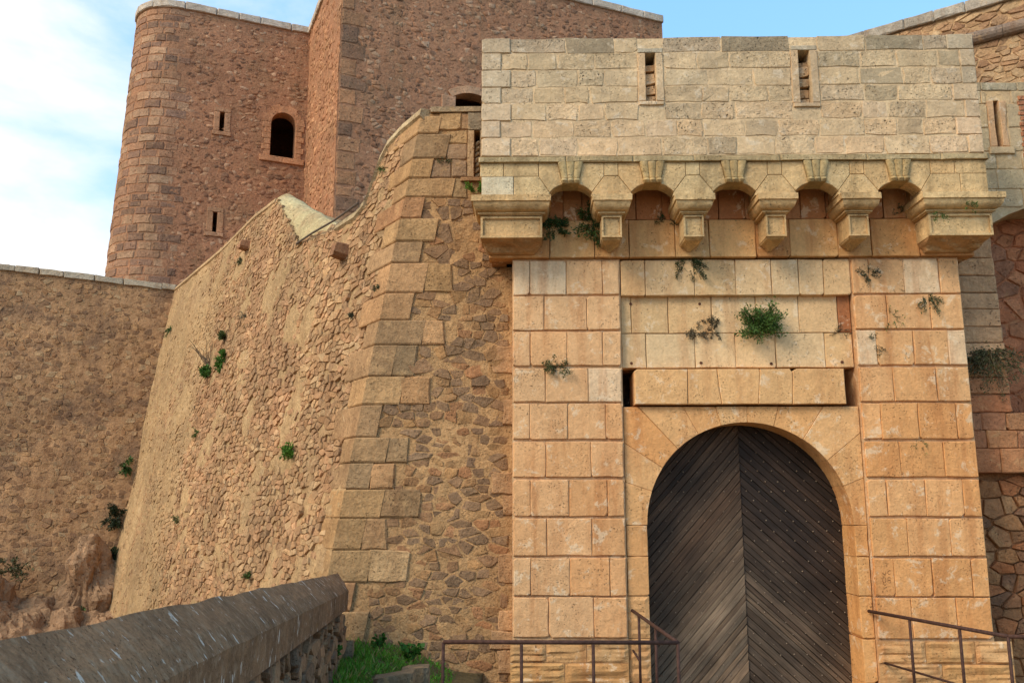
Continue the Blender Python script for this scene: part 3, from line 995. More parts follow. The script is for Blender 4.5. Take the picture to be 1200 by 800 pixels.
for r_ in range(7):
    z1, z0 = zq[r_], zq[r_ + 1]
    spans = [(qx0, qx1)]
    # quoins
    ql = [0.40, 0.27, 0.40, 0.27, 0.41, 0.26, 0.40][r_]
    qr = [0.36, 0.20, 0.20, 0.34, 0.20, 0.34, 0.20][r_]
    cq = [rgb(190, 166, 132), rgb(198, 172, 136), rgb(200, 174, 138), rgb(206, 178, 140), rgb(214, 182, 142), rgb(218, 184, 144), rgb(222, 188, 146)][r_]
    block(par, 'quoin', M_BOX, rect(qx0 - 0.004, qx0 + ql, z0, z1), fQ.M, -0.3, 0.022, vary(cq, rng, 0.06, 0.03), rng, 0.007)
    block(par, 'quoin', M_BOX, rect(qx1 - qr, qx1 + 0.004, z0, z1), fQ.M, -0.3, 0.014, vary(cq, rng, 0.08, 0.03), rng, 0.007)
    a, b_ = qx0 + ql, qx1 - qr
    segs = [(a, b_)]
    for f in frames:
        if f[2] < z1 - 0.03 and f[3] > z0 + 0.03:
            ns = []
            for s0, s1 in segs:
                if f[0] > s0 and f[1] < s1: ns += [(s0, f[0]), (f[1], s1)]
                else: ns.append((s0, s1))
            segs = ns
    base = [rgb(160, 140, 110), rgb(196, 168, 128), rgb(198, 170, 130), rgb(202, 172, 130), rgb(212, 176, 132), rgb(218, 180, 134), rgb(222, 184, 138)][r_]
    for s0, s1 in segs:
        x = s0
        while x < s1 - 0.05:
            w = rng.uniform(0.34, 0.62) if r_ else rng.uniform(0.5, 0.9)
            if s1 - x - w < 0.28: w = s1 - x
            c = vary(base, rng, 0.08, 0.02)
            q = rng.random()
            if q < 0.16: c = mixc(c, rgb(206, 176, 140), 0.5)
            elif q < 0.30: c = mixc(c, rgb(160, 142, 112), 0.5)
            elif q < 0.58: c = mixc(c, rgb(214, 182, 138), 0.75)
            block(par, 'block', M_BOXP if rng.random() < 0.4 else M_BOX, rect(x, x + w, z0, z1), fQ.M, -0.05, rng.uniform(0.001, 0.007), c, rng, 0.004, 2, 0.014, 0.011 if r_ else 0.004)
            x += w
for h, f in zip(holes, frames):
    cf = rgb(206, 172, 130)
    block(par, 'loophole_jamb', M_BOX, rect(f[0], h[0], f[2] + 0.06, f[3] - 0.075), fQ.M, -0.4, 0.016, vary(cf, rng, 0.05), rng, 0.006)
    block(par, 'loophole_jamb', M_BOX, rect(h[1], f[1], f[2] + 0.06, f[3] - 0.075), fQ.M, -0.4, 0.016, vary(cf, rng, 0.05), rng, 0.006)
    block(par, 'loophole_lintel', M_BOX, rect(f[0], f[1], f[3] - 0.073, f[3]), fQ.M, -0.4, 0.010, vary(rgb(180, 164, 136), rng, 0.05), rng, 0.006)
    block(par, 'loophole_sill', M_BOX, rect(f[0], f[1], f[2], f[2] + 0.058), fQ.M, -0.4, 0.026, vary(cf, rng, 0.05), rng, 0.006)
    # stone blocking in the lower part of the slit
    z = h[2]
    zend = h[3] - 0.14
    pf = front(YQ + 0.10)
    while z < zend:
        hh = min(rng.uniform(0.09, 0.2), zend - z + 0.01)
        m2 = MB(); stone(m2, [(h[0] + 0.001, z), (h[1] - 0.001, z + rng.uniform(-0.01, 0.03)), (h[1] - 0.001, z + hh), (h[0] + 0.001, z + hh * rng.uniform(0.75, 1.0))], pf.M, rng.uniform(0.0, 0.05), vary(rgb(190, 152, 110), rng, 0.2), rng, 0.12, 0, 0.9)
        m2.build('blocking_stone', M_BOXP, par)
        z += hh + 0.006

# cornice band
YK = 11.355
zc0, zc1 = Z(189.5, YK), Z(183.5, YK)
x = qx0 - 0.035
fK = front(YK)
while x < qx1 + 0.03:
    w = rng.uniform(0.8, 1.3)
    if qx1 + 0.04 - x - w < 0.4: w = qx1 + 0.04 - x
    block(par, 'cornice_block', M_CORBEL, rect(x, x + w, zc0, zc1 + 0.005), fK.M, -0.35, 0.0, vary(rgb(182, 158, 116), rng, 0.08), rng, 0.012, 2, 0.005, 0.0015)
    x += w

# ---- arcade of keystones, spandrels and corbels
C_CB = [rgb(210, 174, 122), rgb(206, 168, 116), rgb(214, 180, 128)]
KX = [X(q, 205, YQ) for q in (668.5, 764.5, 860.5, 957, 1053)]
pitch = (KX[-1] - KX[0]) / 4
KX = [KX[0] + pitch * i for i in range(5)]
z189, z205, z225, z229, z214 = Z(189.5, YQ, 860), Z(205, YQ, 860), Z(224, YQ, 860), Z(229, YQ, 860), Z(213.5, YQ, 860)
mpx = YQ / FPX * 1.02
ha = 25.5 * mpx
rise = z214 - z225
arr = (ha * ha + rise * rise) / (2 * rise)
def arcz(dx): return z225 + rise - arr + math.sqrt(max(0, arr * arr - dx * dx))
TH = 0.26
def prism(name, pts, parent, col, d1=0.0, d0=-TH, mat=None, shrink=0.004):
    n = len(pts); m2 = MB()
    cx = sum(p[0] for p in pts) / n; cz = sum(p[1] for p in pts) / n
    def sh(p, g):
        L = math.hypot(cx - p[0], cz - p[1]) or 1
        return (p[0] + (cx - p[0]) / L * g, p[1] + (cz - p[1]) / L * g)
    q = [sh(p, shrink) for p in pts]; q2 = [sh(p, shrink + 0.008) for p in pts]
    vs = [fQ.M(x, z, d0) for x, z in q] + [fQ.M(x, z, d1 - 0.006) for x, z in q] + [fQ.M(x, z, d1) for x, z in q2]
    fs = [(r_ * n + i, r_ * n + (i + 1) % n, (r_ + 1) * n + (i + 1) % n, (r_ + 1) * n + i) for r_ in (0, 1) for i in range(n)]
    fs.append(tuple(2 * n + i for i in range(n))); fs.append(tuple(range(n - 1, -1, -1)))
    m2.add(vs, fs, col)
    return m2.build(name, mat or M_CORBEL, parent)
arc = part_empty('arcade', gh, (3.2, YQ, z225))
cw_ = 8.5 * mpx                       # half width of the head above a small corbel
kt, kb = 15.0 * mpx, 9.5 * mpx        # keystone half widths
for i, k in enumerate(KX):
    for s in (-1, 1):
        edge = k + s * (pitch / 2 - cw_)
        if (i == 0 and s < 0) or (i == 4 and s > 0): edge = k + s * (ha + 13 * mpx)
        pts = [(edge, z189), (k + s * kt, z189), (k + s * kb, arcz(kb))]
        for t in (0.3, 0.55, 0.78, 1.0):
            dx = kb + (ha - kb) * t
            pts.append((k + s * dx, arcz(dx)))
        pts.append((edge, z205))
        prism('spandrel_block', pts, arc, vary(rng.choice(C_CB), rng, 0.08))
    # fluted keystone: three rolls and a lower bead
    m2 = MB()
    ztop_, zbot = z189, arcz(0) - 0.012
    nn = 24
    prof = []
    for t in range(nn + 1):
        u = -1 + 2 * t / nn
        roll = abs(math.sin((u * 1.5 + 0.5) * math.pi))
        prof.append((u, 0.03 + 0.022 * math.sqrt(roll)))
    rows_ = [(ztop_, kt, 1.0), (ztop_ - 0.02, kt, 1.0), (zbot + 0.075, kb * 1.12, 0.85), (zbot + 0.07, kb * 1.14, 0.6), (zbot + 0.06, kb * 1.2, 1.35), (zbot + 0.03, kb * 1.2, 1.6), (zbot, kb * 1.1, 1.0)]
    vs = []; fs = []
    for (z, hw, dk) in rows_:
        for u, d in prof: vs.append(fQ.M(k + u * hw, z, d * dk))
    W_ = nn + 1
    for r_ in range(len(rows_) - 1):
        for t in range(nn):
            a = r_ * W_ + t
            fs.append((a, a + 1, a + W_ + 1, a + W_))
    n = len(vs)
    for (z, hw, dk) in rows_: vs += [fQ.M(k - hw, z, -TH), fQ.M(k + hw, z, -TH)]
    for r_ in range(len(rows_) - 1):
        fs.append((r_ * W_, (r_ + 1) * W_, n + 2 * r_ + 2, n + 2 * r_))
        fs.append((r_ * W_ + nn, n + 2 * r_ + 1, n + 2 * r_ + 3, (r_ + 1) * W_ + nn))
    l = len(rows_) - 1
    fs.append(tuple([l * W_ + t for t in range(W_)]) + (n + 2 * l + 1, n + 2 * l))
    m2.add(vs, fs, vary(rgb(186, 156, 106), rng, 0.06))
    m2.build('keystone', M_CORBEL, gh, smooth=False)
    # slot vault behind the arch front, kept open towards the wall
# heads above the corbels
CX = [(KX[i] + KX[i + 1]) / 2 for i in range(4)]
for c_ in CX:
    prism('head_block', [(c_ - cw_, z205), (c_ + cw_, z205), (c_ + cw_, z189), (c_ - cw_, z189)], arc, vary(rng.choice(C_CB), rng, 0.08))
    hw = pitch / 2 - ha
    prism('head_block', [(c_ - hw - 0.02, z229), (c_ + hw + 0.02, z229), (c_ + hw, z225), (c_ + cw_, z205), (c_ - cw_, z205), (c_ - hw, z225)], arc, vary(rng.choice(C_CB), rng, 0.08))
eL = KX[0] - ha - 13 * mpx; eR = KX[4] + ha + 13 * mpx
bL0 = X(562.5, 205, YQ); bR1 = X(1157, 205, YQ)
xs = [bL0, X(590, 198, YQ), eL]
for k in range(2): prism('head_block', rect(xs[k], xs[k + 1], z205, z189), arc, vary(rng.choice(C_CB), rng, 0.07))
prism('head_block', rect(bL0 + 0.02, X(602, 215, YQ), z229, z205), arc, vary(rgb(214, 196, 160), rng, 0.04))
prism('head_block', [(X(602, 215, YQ), z229), (KX[0] - ha + 0.01, z229), (KX[0] - ha, z225), (eL, z205), (X(602, 215, YQ), z205)], arc, vary(rng.choice(C_CB), rng, 0.07))
xs = [eR, X(1119, 198, YQ), bR1]
for k in range(2): prism('head_block', rect(xs[k], xs[k + 1], z205, z189), arc, vary(rng.choice(C_CB), rng, 0.07))
prism('head_block', [(KX[4] + ha - 0.01, z229), (X(1126, 215, YQ), z229), (X(1126, 215, YQ), z205), (eR, z205), (KX[4] + ha, z225)], arc, vary(rng.choice(C_CB), rng, 0.07))
prism('head_block', rect(X(1126, 215, YQ), bR1, z229, z205), arc, vary(rng.choice(C_CB), rng, 0.07))
# masonry joining the ends and corbel heads to the wall behind, and the floor of the parapet walk
mb = MB()
for a, b_ in ((bL0 + 0.03, KX[0] - ha - 0.02), (KX[4] + ha + 0.02, bR1 - 0.03)):
    box(mb, a, b_, YQ + TH, YZ + 0.1, z229, z189, rgb(176, 134, 86))
for c_ in CX:
    box(mb, c_ - pitch / 2 + ha + 0.03, c_ + pitch / 2 - ha - 0.03, YQ + TH, YZ + 0.1, z229, z189, rgb(176, 134, 86))
box(mb, bL0 + 0.03, bR1 - 0.03, YQ + TH, 14.6, z189, zq[-1] + 0.3, rgb(150, 112, 72))
mb.build('core', M_PIER, arc)

def loft(mb, xc, secs, yback, col, nx=9, wear=0.007):
    """secs: z, half width, front y from top to bottom; the arrises are worn"""
    vs = []; fs = []
    W = nx + 5
    for z, hw, yf in secs:
        row = [(-1, 1.0), (-1, 0.5)] + [(-1 + 2 * k / nx, 0.0) for k in range(nx + 1)] + [(1, 0.5), (1, 1.0)]
        for s, t in row:
            q = Vector((xc * 2 + s * hw * 9, yf * 9 + t * 3, z * 9))
            e = 1.8 if abs(s) > 0.9 and t == 0 else 1.0
            dx = wear * e * mnoise.noise(q); dy = wear * e * abs(mnoise.noise(q + Vector((5, 5, 5)))) * 1.6; dz = wear * e * mnoise.noise(q + Vector((9, 2, 7)))
            vs.append((xc + s * hw - s * abs(dx), yf + (yback - yf) * t + (dy if t < 1 else 0), z + dz * 0.7))
    for r_ in range(len(secs) - 1):
        for k in range(W - 1):
            fs.append((W * r_ + k, W * r_ + k + 1, W * r_ + W + k + 1, W * r_ + W + k))
    fs.append(tuple(range(W))); n = W * (len(secs) - 1); fs.append(tuple(n + k for k in range(W - 1, -1, -1)))
    mb.add(vs, fs, col)

def corbel(xc, hw_cap, hw_neck, hw_blk, big, px):
    root = part_empty('corbel', gh, (xc, 11.9, Z(290, 11.8, px)))
    c = vary(rng.choice(C_CB), rng, 0.06)
    yb = YZ + 0.06
    Zp = lambda y, Y: Z(y, Y, 860)
    m2 = MB()
    zt = z229 - 0.002
    zs = Zp(233, 11.30)
    secs = [(zt, hw_cap, 11.30), (zs, hw_cap, 11.30), (zs - 0.004, hw_cap - 0.02, 11.325)]
    ze = Zp(250.5, 11.46)
    for t in range(1, 8):
        a = t / 7
        # ovolo above, a small fillet and hollow below
        k = 1 - math.sqrt(max(0.0, 1 - a * a))
        w = hw_cap - 0.02 - (hw_cap - 0.03 - hw_neck) * k
        y = 11.325 + (11.455 - 11.325) * k
        secs.append((zs - 0.004 + (ze - zs + 0.004) * a * 0.76, w, y))
    zq_ = secs[-1][0]
    secs += [(zq_ - 0.002, hw_neck + 0.024, 11.44), (zq_ - 0.022, hw_neck + 0.024, 11.44), (zq_ - 0.024, hw_neck, 11.47), (ze, hw_neck, 11.47)]
    loft(m2, xc, secs, yb, c); m2.build('cap', M_CORBEL, root)
    # panelled block
    zb0, zb1 = ze - 0.012, Zp(277, 11.48)
    m2 = MB(); yf = 11.475
    bw = 0.022 if not big else 0.03
    loft(m2, xc, [(ze, hw_blk * 0.97, yf + 0.03), (zb0, hw_blk * 0.97, yf + 0.03), (zb0 - 0.001, hw_blk - 0.001, yf + 0.03), (zb1 + 0.001, hw_blk - 0.001, yf + 0.03), (zb1, hw_blk * 0.96, yf + 0.04)], yb, c)
    m2.build('block', M_CORBEL, root)
    m2 = MB()
    for (a, b_, p, q) in ((-hw_blk, hw_blk, zb0 - bw, zb0), (-hw_blk, hw_blk, zb1, zb1 + bw), (-hw_blk, -hw_blk + bw, zb1 + bw, zb0 - bw), (hw_blk - bw, hw_blk, zb1 + bw, zb0 - bw)):
        box(m2, xc + a, xc + b_, yf, yf + 0.06, p, q, c)
    m2.build('panel_frame', M_CORBEL, root)
    # tapering foot
    m2 = MB()
    if not big:
        zd = Zp(288, 11.7)
        loft(m2, xc, [(zb1, hw_blk * 0.94, 11.50), (zb1 - 0.02, hw_blk * 0.9, 11.52), (zb1 - 0.035, hw_blk * 0.62, 11.56), (zd + 0.02, hw_blk * 0.62, 11.68), (zd, hw_blk * 0.35, 11.75), (zd - 0.03, hw_blk * 0.2, 11.86)], yb, vary(c, rng, 0.08))
        m2.build('foot', M_CORBEL, root)
    else:
        zd = Zp(297, 11.85)
        nz, nx_ = 7, 12
        vs = []; fs = []
        for j in range(nz + 1):
            t = j / nz
            for i in range(nx_ + 1):
                s = -1 + 2 * i / nx_
                hw = hw_blk * (0.97 - 0.22 * t ** 1.5)
                er = 0.05 * mnoise.noise(Vector((xc * 3 + s * 2.2, t * 3, 7.7)))
                y = 11.52 + (11.84 - 11.52) * t ** 0.8 + er * (1 if 0 < j else 0.3)
                z = zb1 + 0.005 + (zd - zb1) * t + er * 0.7 * (1 if 0 < j < nz else 0)
                vs.append((xc + s * hw, y, z))
        for j in range(nz):
            for i in range(nx_):
                a = j * (nx_ + 1) + i
                fs.append((a, a + 1, a + nx_ + 2, a + nx_ + 1))
        n = len(vs)
        for j in range(nz + 1):
            vs += [(vs[j * (nx_ + 1)][0], yb, vs[j * (nx_ + 1)][2]), (vs[j * (nx_ + 1) + nx_][0], yb, vs[j * (nx_ + 1) + nx_][2])]
        for j in range(nz):
            fs.append((j * (nx_ + 1), (j + 1) * (nx_ + 1), n + 2 * j + 2, n + 2 * j))
            fs.append((j * (nx_ + 1) + nx_, n + 2 * j + 1, n + 2 * j + 3, (j + 1) * (nx_ + 1) + nx_))
        fs.append(tuple(nz * (nx_ + 1) + i for i in range(nx_ + 1)) + (n + 2 * nz + 1, n + 2 * nz))
        m2.add(vs, fs, mixc(c, rgb(170, 112, 66), 0.55)); m2.build('foot', M_CORBEL, root)
for c_, px in zip(CX, (717, 813, 910, 1007)):
    corbel(c_, 24.0 * mpx, 14.5 * mpx, 12.0 * mpx, False, px)
xa, xb = X(552, 231, 11.30), X(646, 231, 11.30)
corbel((xa + xb) / 2, (xb - xa) / 2, (xb - xa) / 2 * 0.81, (xb - xa) / 2 * 0.775, True, 600)
xa, xb = X(1081, 227, 11.30), X(1180, 227, 11.30)
corbel((xa + xb) / 2, (xb - xa) / 2, (xb - xa) / 2 * 0.80, (xb - xa) / 2 * 0.76, True, 1130)
# coping sheet on the parapet and the block of the gatehouse behind it
mb = MB(); box(mb, bx0 - 1.6, xr1, 12.2, 14.5, z_fr, zq[0] - 0.7, C_CORE); mb.build('rear_core', M_BOX, gh)
# ================================================================ bastion with battered scarp, left of the gate
rng = random.Random(21)
YW = 12.35
fW = front(YW)
Nt, Nb = P(495, 133, YW), P(391, 640, YW)
Fb = P(120, 715, 24.0)
nrm = (Nt - Nb).cross(Fb - Nb).normalized()
if nrm.dot(EYE - Nb) < 0: nrm = -nrm
SC = PL(Nb, nrm)
ZLOW = -5.2
def edge_x(y_px):
    return 495 + (391 - 495) * (y_px - 133) / (640 - 133)
bast = thing('bastion', 'tall battered rubble bastion with large brown quoins beside the gatehouse', 'bastion', (-1.0, 12.5, ZLOW))
C_MORT = rgb(190, 146, 98)
# front wall body
hol = (X(556, 155, YW), X(562.5, 155, YW), Z(208, YW, 558), Z(153, YW, 558))
fw = part_empty('front_wall', bast, (-0.8, YW, ZLOW))
ztop_f = Z(131, YW, 540)
poly = [fW.ray(edge_x(133) + 3, 133), (X(640, 500, YW), ztop_f - 0.01), (X(640, 500, YW), ZLOW), fW.ray(edge_x(1010) + 3, 1010)]
xsplit = hol[0] - 0.08
m_ = MB()
zsp = hol[2] - 0.05
low = [p for p in poly]
slab(m_, clip(poly, 0, 1, zsp), fW.M, -2.0, -0.03, C_MORT)
up = clip(poly, 0, -1, -zsp)
slab(m_, clip(up, 1, 0, xsplit), fW.M, -2.0, -0.03, C_MORT)
holed(m_, lambda u, v, d: fW.M(u, v, d - 0.03), xsplit, X(640, 500, YW), zsp, ztop_f - 0.01, [(hol[0], hol[1], hol[2], hol[3], 0.6)], 2.0, C_MORT)
m_.build('core', M_MORT, fw)

# quoins wrapping the battered corner
QY = [136, 157, 186, 209, 231, 256, 283, 308, 343, 375, 404, 441, 474, 512, 542, 573, 607, 644, 682, 716, 752, 790, 830]
C_Q = [rgb(178, 138, 92), rgb(182, 138, 94), rgb(172, 134, 92), rgb(178, 130, 88), rgb(168, 130, 90), rgb(186, 146, 100), rgb(160, 126, 88)]
quo = part_empty('quoins', bast, Nb)
lim = {}
for i in range(len(QY) - 1):
    ya, yb_ = QY[i], QY[i + 1]
    zt, zb = Z(ya, YW, edge_x(ya)), Z(yb_, YW, edge_x(yb_))
    xt, xb = P(edge_x(ya), ya, YW).x, P(edge_x(yb_), yb_, YW).x
    w = (0.58 if i % 2 else 0.36) * rng.uniform(0.75, 1.2)
    s = (0.45 if i % 2 else 0.8) * rng.uniform(0.8, 1.15)
    c = vary(rng.choice(C_Q), rng, 0.1, 0.03)
    g = 0.004; pr = rng.uniform(0.004, 0.014)
    m_ = MB()
    # section points at bottom and top: side end, corner, front end
    def corner(z, x, g_):
        sp = SC.uv((x, YW, z))
        return sp
    (u0, v0), (u1, v1) = SC.uv((xb, YW, zb)), SC.uv((xt, YW, zt))
    gz = g
    def ring(u, v, x, z, sgn):
        a = SC.M(u - s, v, pr); a2 = SC.M(u - s, v, -0.15)
        e = SC.M(u, v, pr) + Vector((0, -pr, 0))
        f = fW.M(x + w, z, pr); f2 = fW.M(x + w, z, -0.15)
        k = fW.M(x + 0.3, z, -0.35)
        zz = z + sgn * gz
        out = []
        for q in (a2, a, e, f, f2, k): out.append(Vector((q.x, q.y, zz)))
        return out
    rb, rt = ring(u0, v0, xb, zb, 1), ring(u1, v1, xt, zt, -1)
    # worn chamfers at the bed joints
    def shrink(r_, dz, k=0.012):
        q = [Vector(p) for p in r_]
        q[1] += SC.N * -k; q[2] += Vector((0, k, 0)) + SC.N * -k; q[3] += Vector((0, k, 0))
        for p in q: p.z += dz
        return q
    rb2, rt2 = [Vector(p) for p in rb], [Vector(p) for p in rt]
    for p in rb2: p.z += 0.02
    for p in rt2: p.z -= 0.02
    # follow the batter when moving along the edge
    tb = (xt - xb) / (zt - zb) * 0.02
    for p in rb2[:4]: p.x += tb
    for p in rt2[:4]: p.x -= tb
    rings = [shrink(rb, 0.0), rb2, rt2, shrink(rt, 0.0)]
    vs = [p for r_ in rings for p in r_]
    fs = []
    for r_ in range(3):
        for k in range(6):
            q = (k + 1) % 6
            fs.append((6 * r_ + k, 6 * r_ + q, 6 * r_ + 6 + q, 6 * r_ + 6 + k))
    fs.append((5, 4, 3, 2, 1, 0)); fs.append((18, 19, 20, 21, 22, 23))
    m_.add(vs, fs, c)
    m_.build('quoin', M_QUOIN, quo)
    # a second large block in the course
    w2 = rng.uniform(0.3, 0.62) if i < 18 and rng.random() < 0.55 else 0
    if i < 5: w2 = 0
    if w2:
        block(quo, 'block', M_QUOIN, [(xb + w + 0.005, zb), (xb + w + w2 + rng.uniform(-.03, .03), zb), (xb + w + w2 + rng.uniform(-.03, .03), zt), (xb + w + 0.005, zt)], fW.M, -0.1, rng.uniform(0.0, 0.02), vary(rng.choice(C_Q), rng, 0.13, 0.05), rng, 0.014, 2, 0.012, 0.006)
    lim[i] = (zb, zt, xb + w + w2)
def rub_left(z):
    for zb, zt, x in lim.values():
        if zb <= z <= zt: return x
    return -2.2
# large squared stones of the upper front wall
zu = [Z(q, YW, 540) for q in (132, 152, 168, 187, 208, 232)]
for r_ in range(5):
    x = rub_left((zu[r_] + zu[r_ + 1]) / 2) + 0.006
    while x < X(578, 180, YW):
        w = rng.uniform(0.26, 0.5)
        e = x + w
        if x < hol[0] - 0.03 and e > hol[0] - 0.16: e = hol[0] - 0.10
        if e - x < 0.1: e = x + 0.12
        if x > hol[0] - 0.11 and x < hol[1] + 0.02:
            x = hol[1] + 0.06; continue
        block(fw, 'stone', M_QUOIN, rect(x, e, zu[r_ + 1], zu[r_]), fW.M, -0.1, rng.uniform(-0.01, 0.015), vary(rng.choice([rgb(168, 128, 90), rgb(176, 140, 96), rgb(160, 128, 96), rgb(186, 152, 110)]), rng, 0.12, 0.04), rng, 0.012, 2, 0.010, 0.005)
        x = e
for a, b_ in ((hol[0] - 0.10, hol[0]), (hol[1], hol[1] + 0.06)):
    block(fw, 'loophole_jamb', M_QUOIN, rect(a, b_, hol[2], hol[3] + 0.0), fW.M, -0.3, 0.02, vary(rgb(182, 148, 108), rng, 0.05), rng, 0.007)
block(fw, 'loophole_lintel', M_QUOIN, rect(hol[0] - 0.10, hol[1] + 0.06, hol[3] + 0.003, ztop_f - 0.02), fW.M, -0.1, 0.02, rgb(150, 130, 102), rng, 0.007)
block(fw, 'loophole_sill', M_QUOIN, rect(hol[0] - 0.2, hol[1] + 0.06, hol[2] - 0.07, hol[2] - 0.003), fW.M, -0.1, 0.045, rgb(166, 124, 84), rng, 0.007)
z = hol[2]
pf = front(YW + 0.12)
while z < hol[3] - 0.22:
    m2 = MB(); stone(m2, [(hol[0] + 0.004, z), (hol[1] - 0.004, z + 0.05), (hol[1] - 0.004, z + 0.11), (hol[0] + 0.004, z + 0.07)], pf.M, 0.05, vary(rgb(206, 176, 132), rng, 0.1), rng, 0.1)
    m2.build('blocking_stone', M_QUOIN, fw, smooth=True); z += 0.085
# top coping of the front wall
m_ = MB()
cpx = [(506, 127.5), (530, 126), (575, 124)]
vs = []
box(m_, P(505, 127, YW).x, X(600, 126, YW), YW - 0.03, YW + 1.2, ztop_f - 0.01, ztop_f + 0.07, rgb(164, 138, 104))
m_.build('coping', M_QUOIN, bast)
# rubble of the front wall
xr_end = X(596, 500, YW)
C_R1 = [rgb(158, 116, 76), rgb(148, 106, 70), rgb(136, 100, 72), rgb(174, 130, 84), rgb(132, 104, 80), rgb(166, 112, 74), rgb(126, 98, 74), rgb(116, 90, 70)]
reg = [(-2.35, ZB), (xr_end, ZB), (xr_end, zu[-1]), (-2.0, zu[-1])]
zmid = Z(520, YW)
def colfront(u, v, r):
    return mixc(vary(r.choice(C_R1), r, 0.16, 0.05), C_MORT, 0.25)
MW = lambda u, v, d: fW.M(u, v, d - 0.03)
zmid = Z(500, YW)
rubble(fw, fW, clip(reg, 0, -1, -zmid), 0.2, 0.115, rng, C_R1, M_RUB, (0.003, 0.024), 0.016, 0.26, 0.36, rounds=0, smooth=False, parts=170, skip=lambda u, v: u < rub_left(v) + 0.05, colfn=colfront, M=MW, top=0.9)
rubble(fw, fW, clip(reg, 0, 1, zmid), 0.2, 0.115, rng, C_R1, M_RUB, (0.003, 0.018), 0.024, 0.26, 0.34, rounds=0, smooth=False, parts=130, skip=lambda u, v: u < rub_left(v) + 0.05 or v < -0.3, colfn=colfront, M=MW)
coat(fw, [(-2.3, -0.6), (X(601, 500, YW), -0.6), (X(601, 500, YW), zu[-1] + 0.1), (-1.6, zu[-1] + 0.1)], MW, 0.035, 0.012, C_MORT, M_MORT, skip=lambda u, v: u < rub_left(v) - 0.1, rise=0.004)
# toothing stones against the gatehouse pier
zt = Z(318, YW)
k = 0
while zt > -0.5:
    hh = rng.uniform(0.22, 0.5)
    w = rng.choice([0.14, 0.30, 0.2, 0.1])
    if rng.random() < 0.6:
        block(fw, 'tooth_stone', M_QUOIN, rect(X(600, 500, YB) - w, X(602, 500, YB), zt - hh, zt), fW.M, -0.1, rng.uniform(-0.005, 0.02), vary(rgb(182, 138, 96), rng, 0.12), rng, 0.012, 2, 0.014)
    zt -= hh

# ---- scarp face
sc = part_empty('scarp_face', bast, Fb)
sil = [(205, 338), (262, 289), (300, 253), (325, 233), (338, 256), (352, 284), (372, 275), (395, 263), (418, 248), (429, 234), (436, 212), (446, 184), (456, 165), (474, 147), (497, 128)]
far = lambda y: 120 + (205 - 120) * (715 - y) / (715 - 340)
outl = [SC.ray(edge_x(1010), 1010), SC.ray(edge_x(640), 640), SC.ray(edge_x(133), 133)] + [SC.ray(*q) for q in sil[::-1]] + [SC.ray(far(y), y) for y in (340, 715, 960)]
def bulge(u, v):
    return 0.07 * mnoise.noise(Vector((u * 0.35, v * 0.35, 1.3))) + 0.025 * mnoise.noise(Vector((u * 1.3, v * 1.3, 4.3)))
def SM(u, v, d=0.0):
    return SC.M(u, v, d + bulge(u, v))
C_SC = rgb(182, 148, 104)
# body: a fine relief sheet inside the outline, and the solid behind it
m_ = MB(); slab(m_, outl, SC.M, -1.6, -0.16, C_SC); m_.build('core', M_SCARP, sc)
uN, uF = SC.ray(430, 456)[0], SC.ray(160, 560)[0]
def SMC(u, v, d=0.0):
    t = (u - uF) / (uN - uF)
    pt_ = mnoise.noise(Vector((u * 0.9, v * 0.9, 12.0))) + 0.5 * mnoise.noise(Vector((u * 2.1, v * 2.1, 15.0)))
    k = max(0.0, min(1.0, (t - 0.1) / 0.25)) * max(0.0, min(1.0, (0.36 - pt_) / 0.2))
    return SM(u, v, d + 0.008 - 0.024 * k)
coat(sc, outl, SMC, 0.05, 0.016, C_SC, M_SCARP, freq=5.0)
C_SCP = [rgb(190, 150, 106), rgb(184, 140, 98), rgb(176, 134, 94), rgb(196, 158, 114), rgb(166, 122, 84), rgb(190, 142, 102), rgb(158, 120, 86)]
def sc_t(u, v):
    return (u - uF) / (uN - uF) + 0.12 * mnoise.noise(Vector((u * 0.5, v * 0.5, 9.0)))
v_cr = SC.ray(400, 400)[1]
def sc_h(u, v):
    t = sc_t(u, v)
    up_k = max(0.0, min(0.6, (v - v_cr) / 2.5))
    return (0.45 + 0.7 * max(0.0, min(1.0, (t - 0.22) / 0.3))) * (1 - up_k)
def sc_c(u, v, r):
    t = sc_t(u, v)
    c = r.choice(C_SCP)
    if t < 0.35: c = mixc(c, C_SC, 0.75)
    c = mixc(c, rgb(176, 126, 92), max(0.0, min(0.4, 1.4 * mnoise.noise(Vector((u * 0.45, v * 0.45, 3.0))))))
    return mixc(vary(c, r, 0.16 if t > 0.35 else 0.07, 0.04), C_SC, 0.2)
def sc_skip(u, v):
    if v < SC.ray(300, 780)[1] - 1.5: return True
    z_ = SC.M(u, v).z
    xe_ = Nb.x + (Nt.x - Nb.x) * (z_ - Nb.z) / (Nt.z - Nb.z)
    ue_ = SC.uv((xe_, YW, z_))[0]
    if u > ue_ - 0.42: return True
    t = sc_t(u, v)
    pt_ = mnoise.noise(Vector((u * 0.9, v * 0.9, 12.0))) + 0.5 * mnoise.noise(Vector((u * 2.1, v * 2.1, 15.0)))
    return rng.random() < (0.35 if t < 0.25 else 0.06) + (0.75 if pt_ > 0.28 else 0.0)
rubble(sc, SC, outl, 0.145, 0.085, rng, C_SCP, M_SCARP, (0.003, 0.026), 0.014, 0.32, 0.4, parts=300, skip=sc_skip, colfn=sc_c, hfn=sc_h, convex=False, M=SM, rounds=0, deep=0.06, top=0.9, smooth=False)
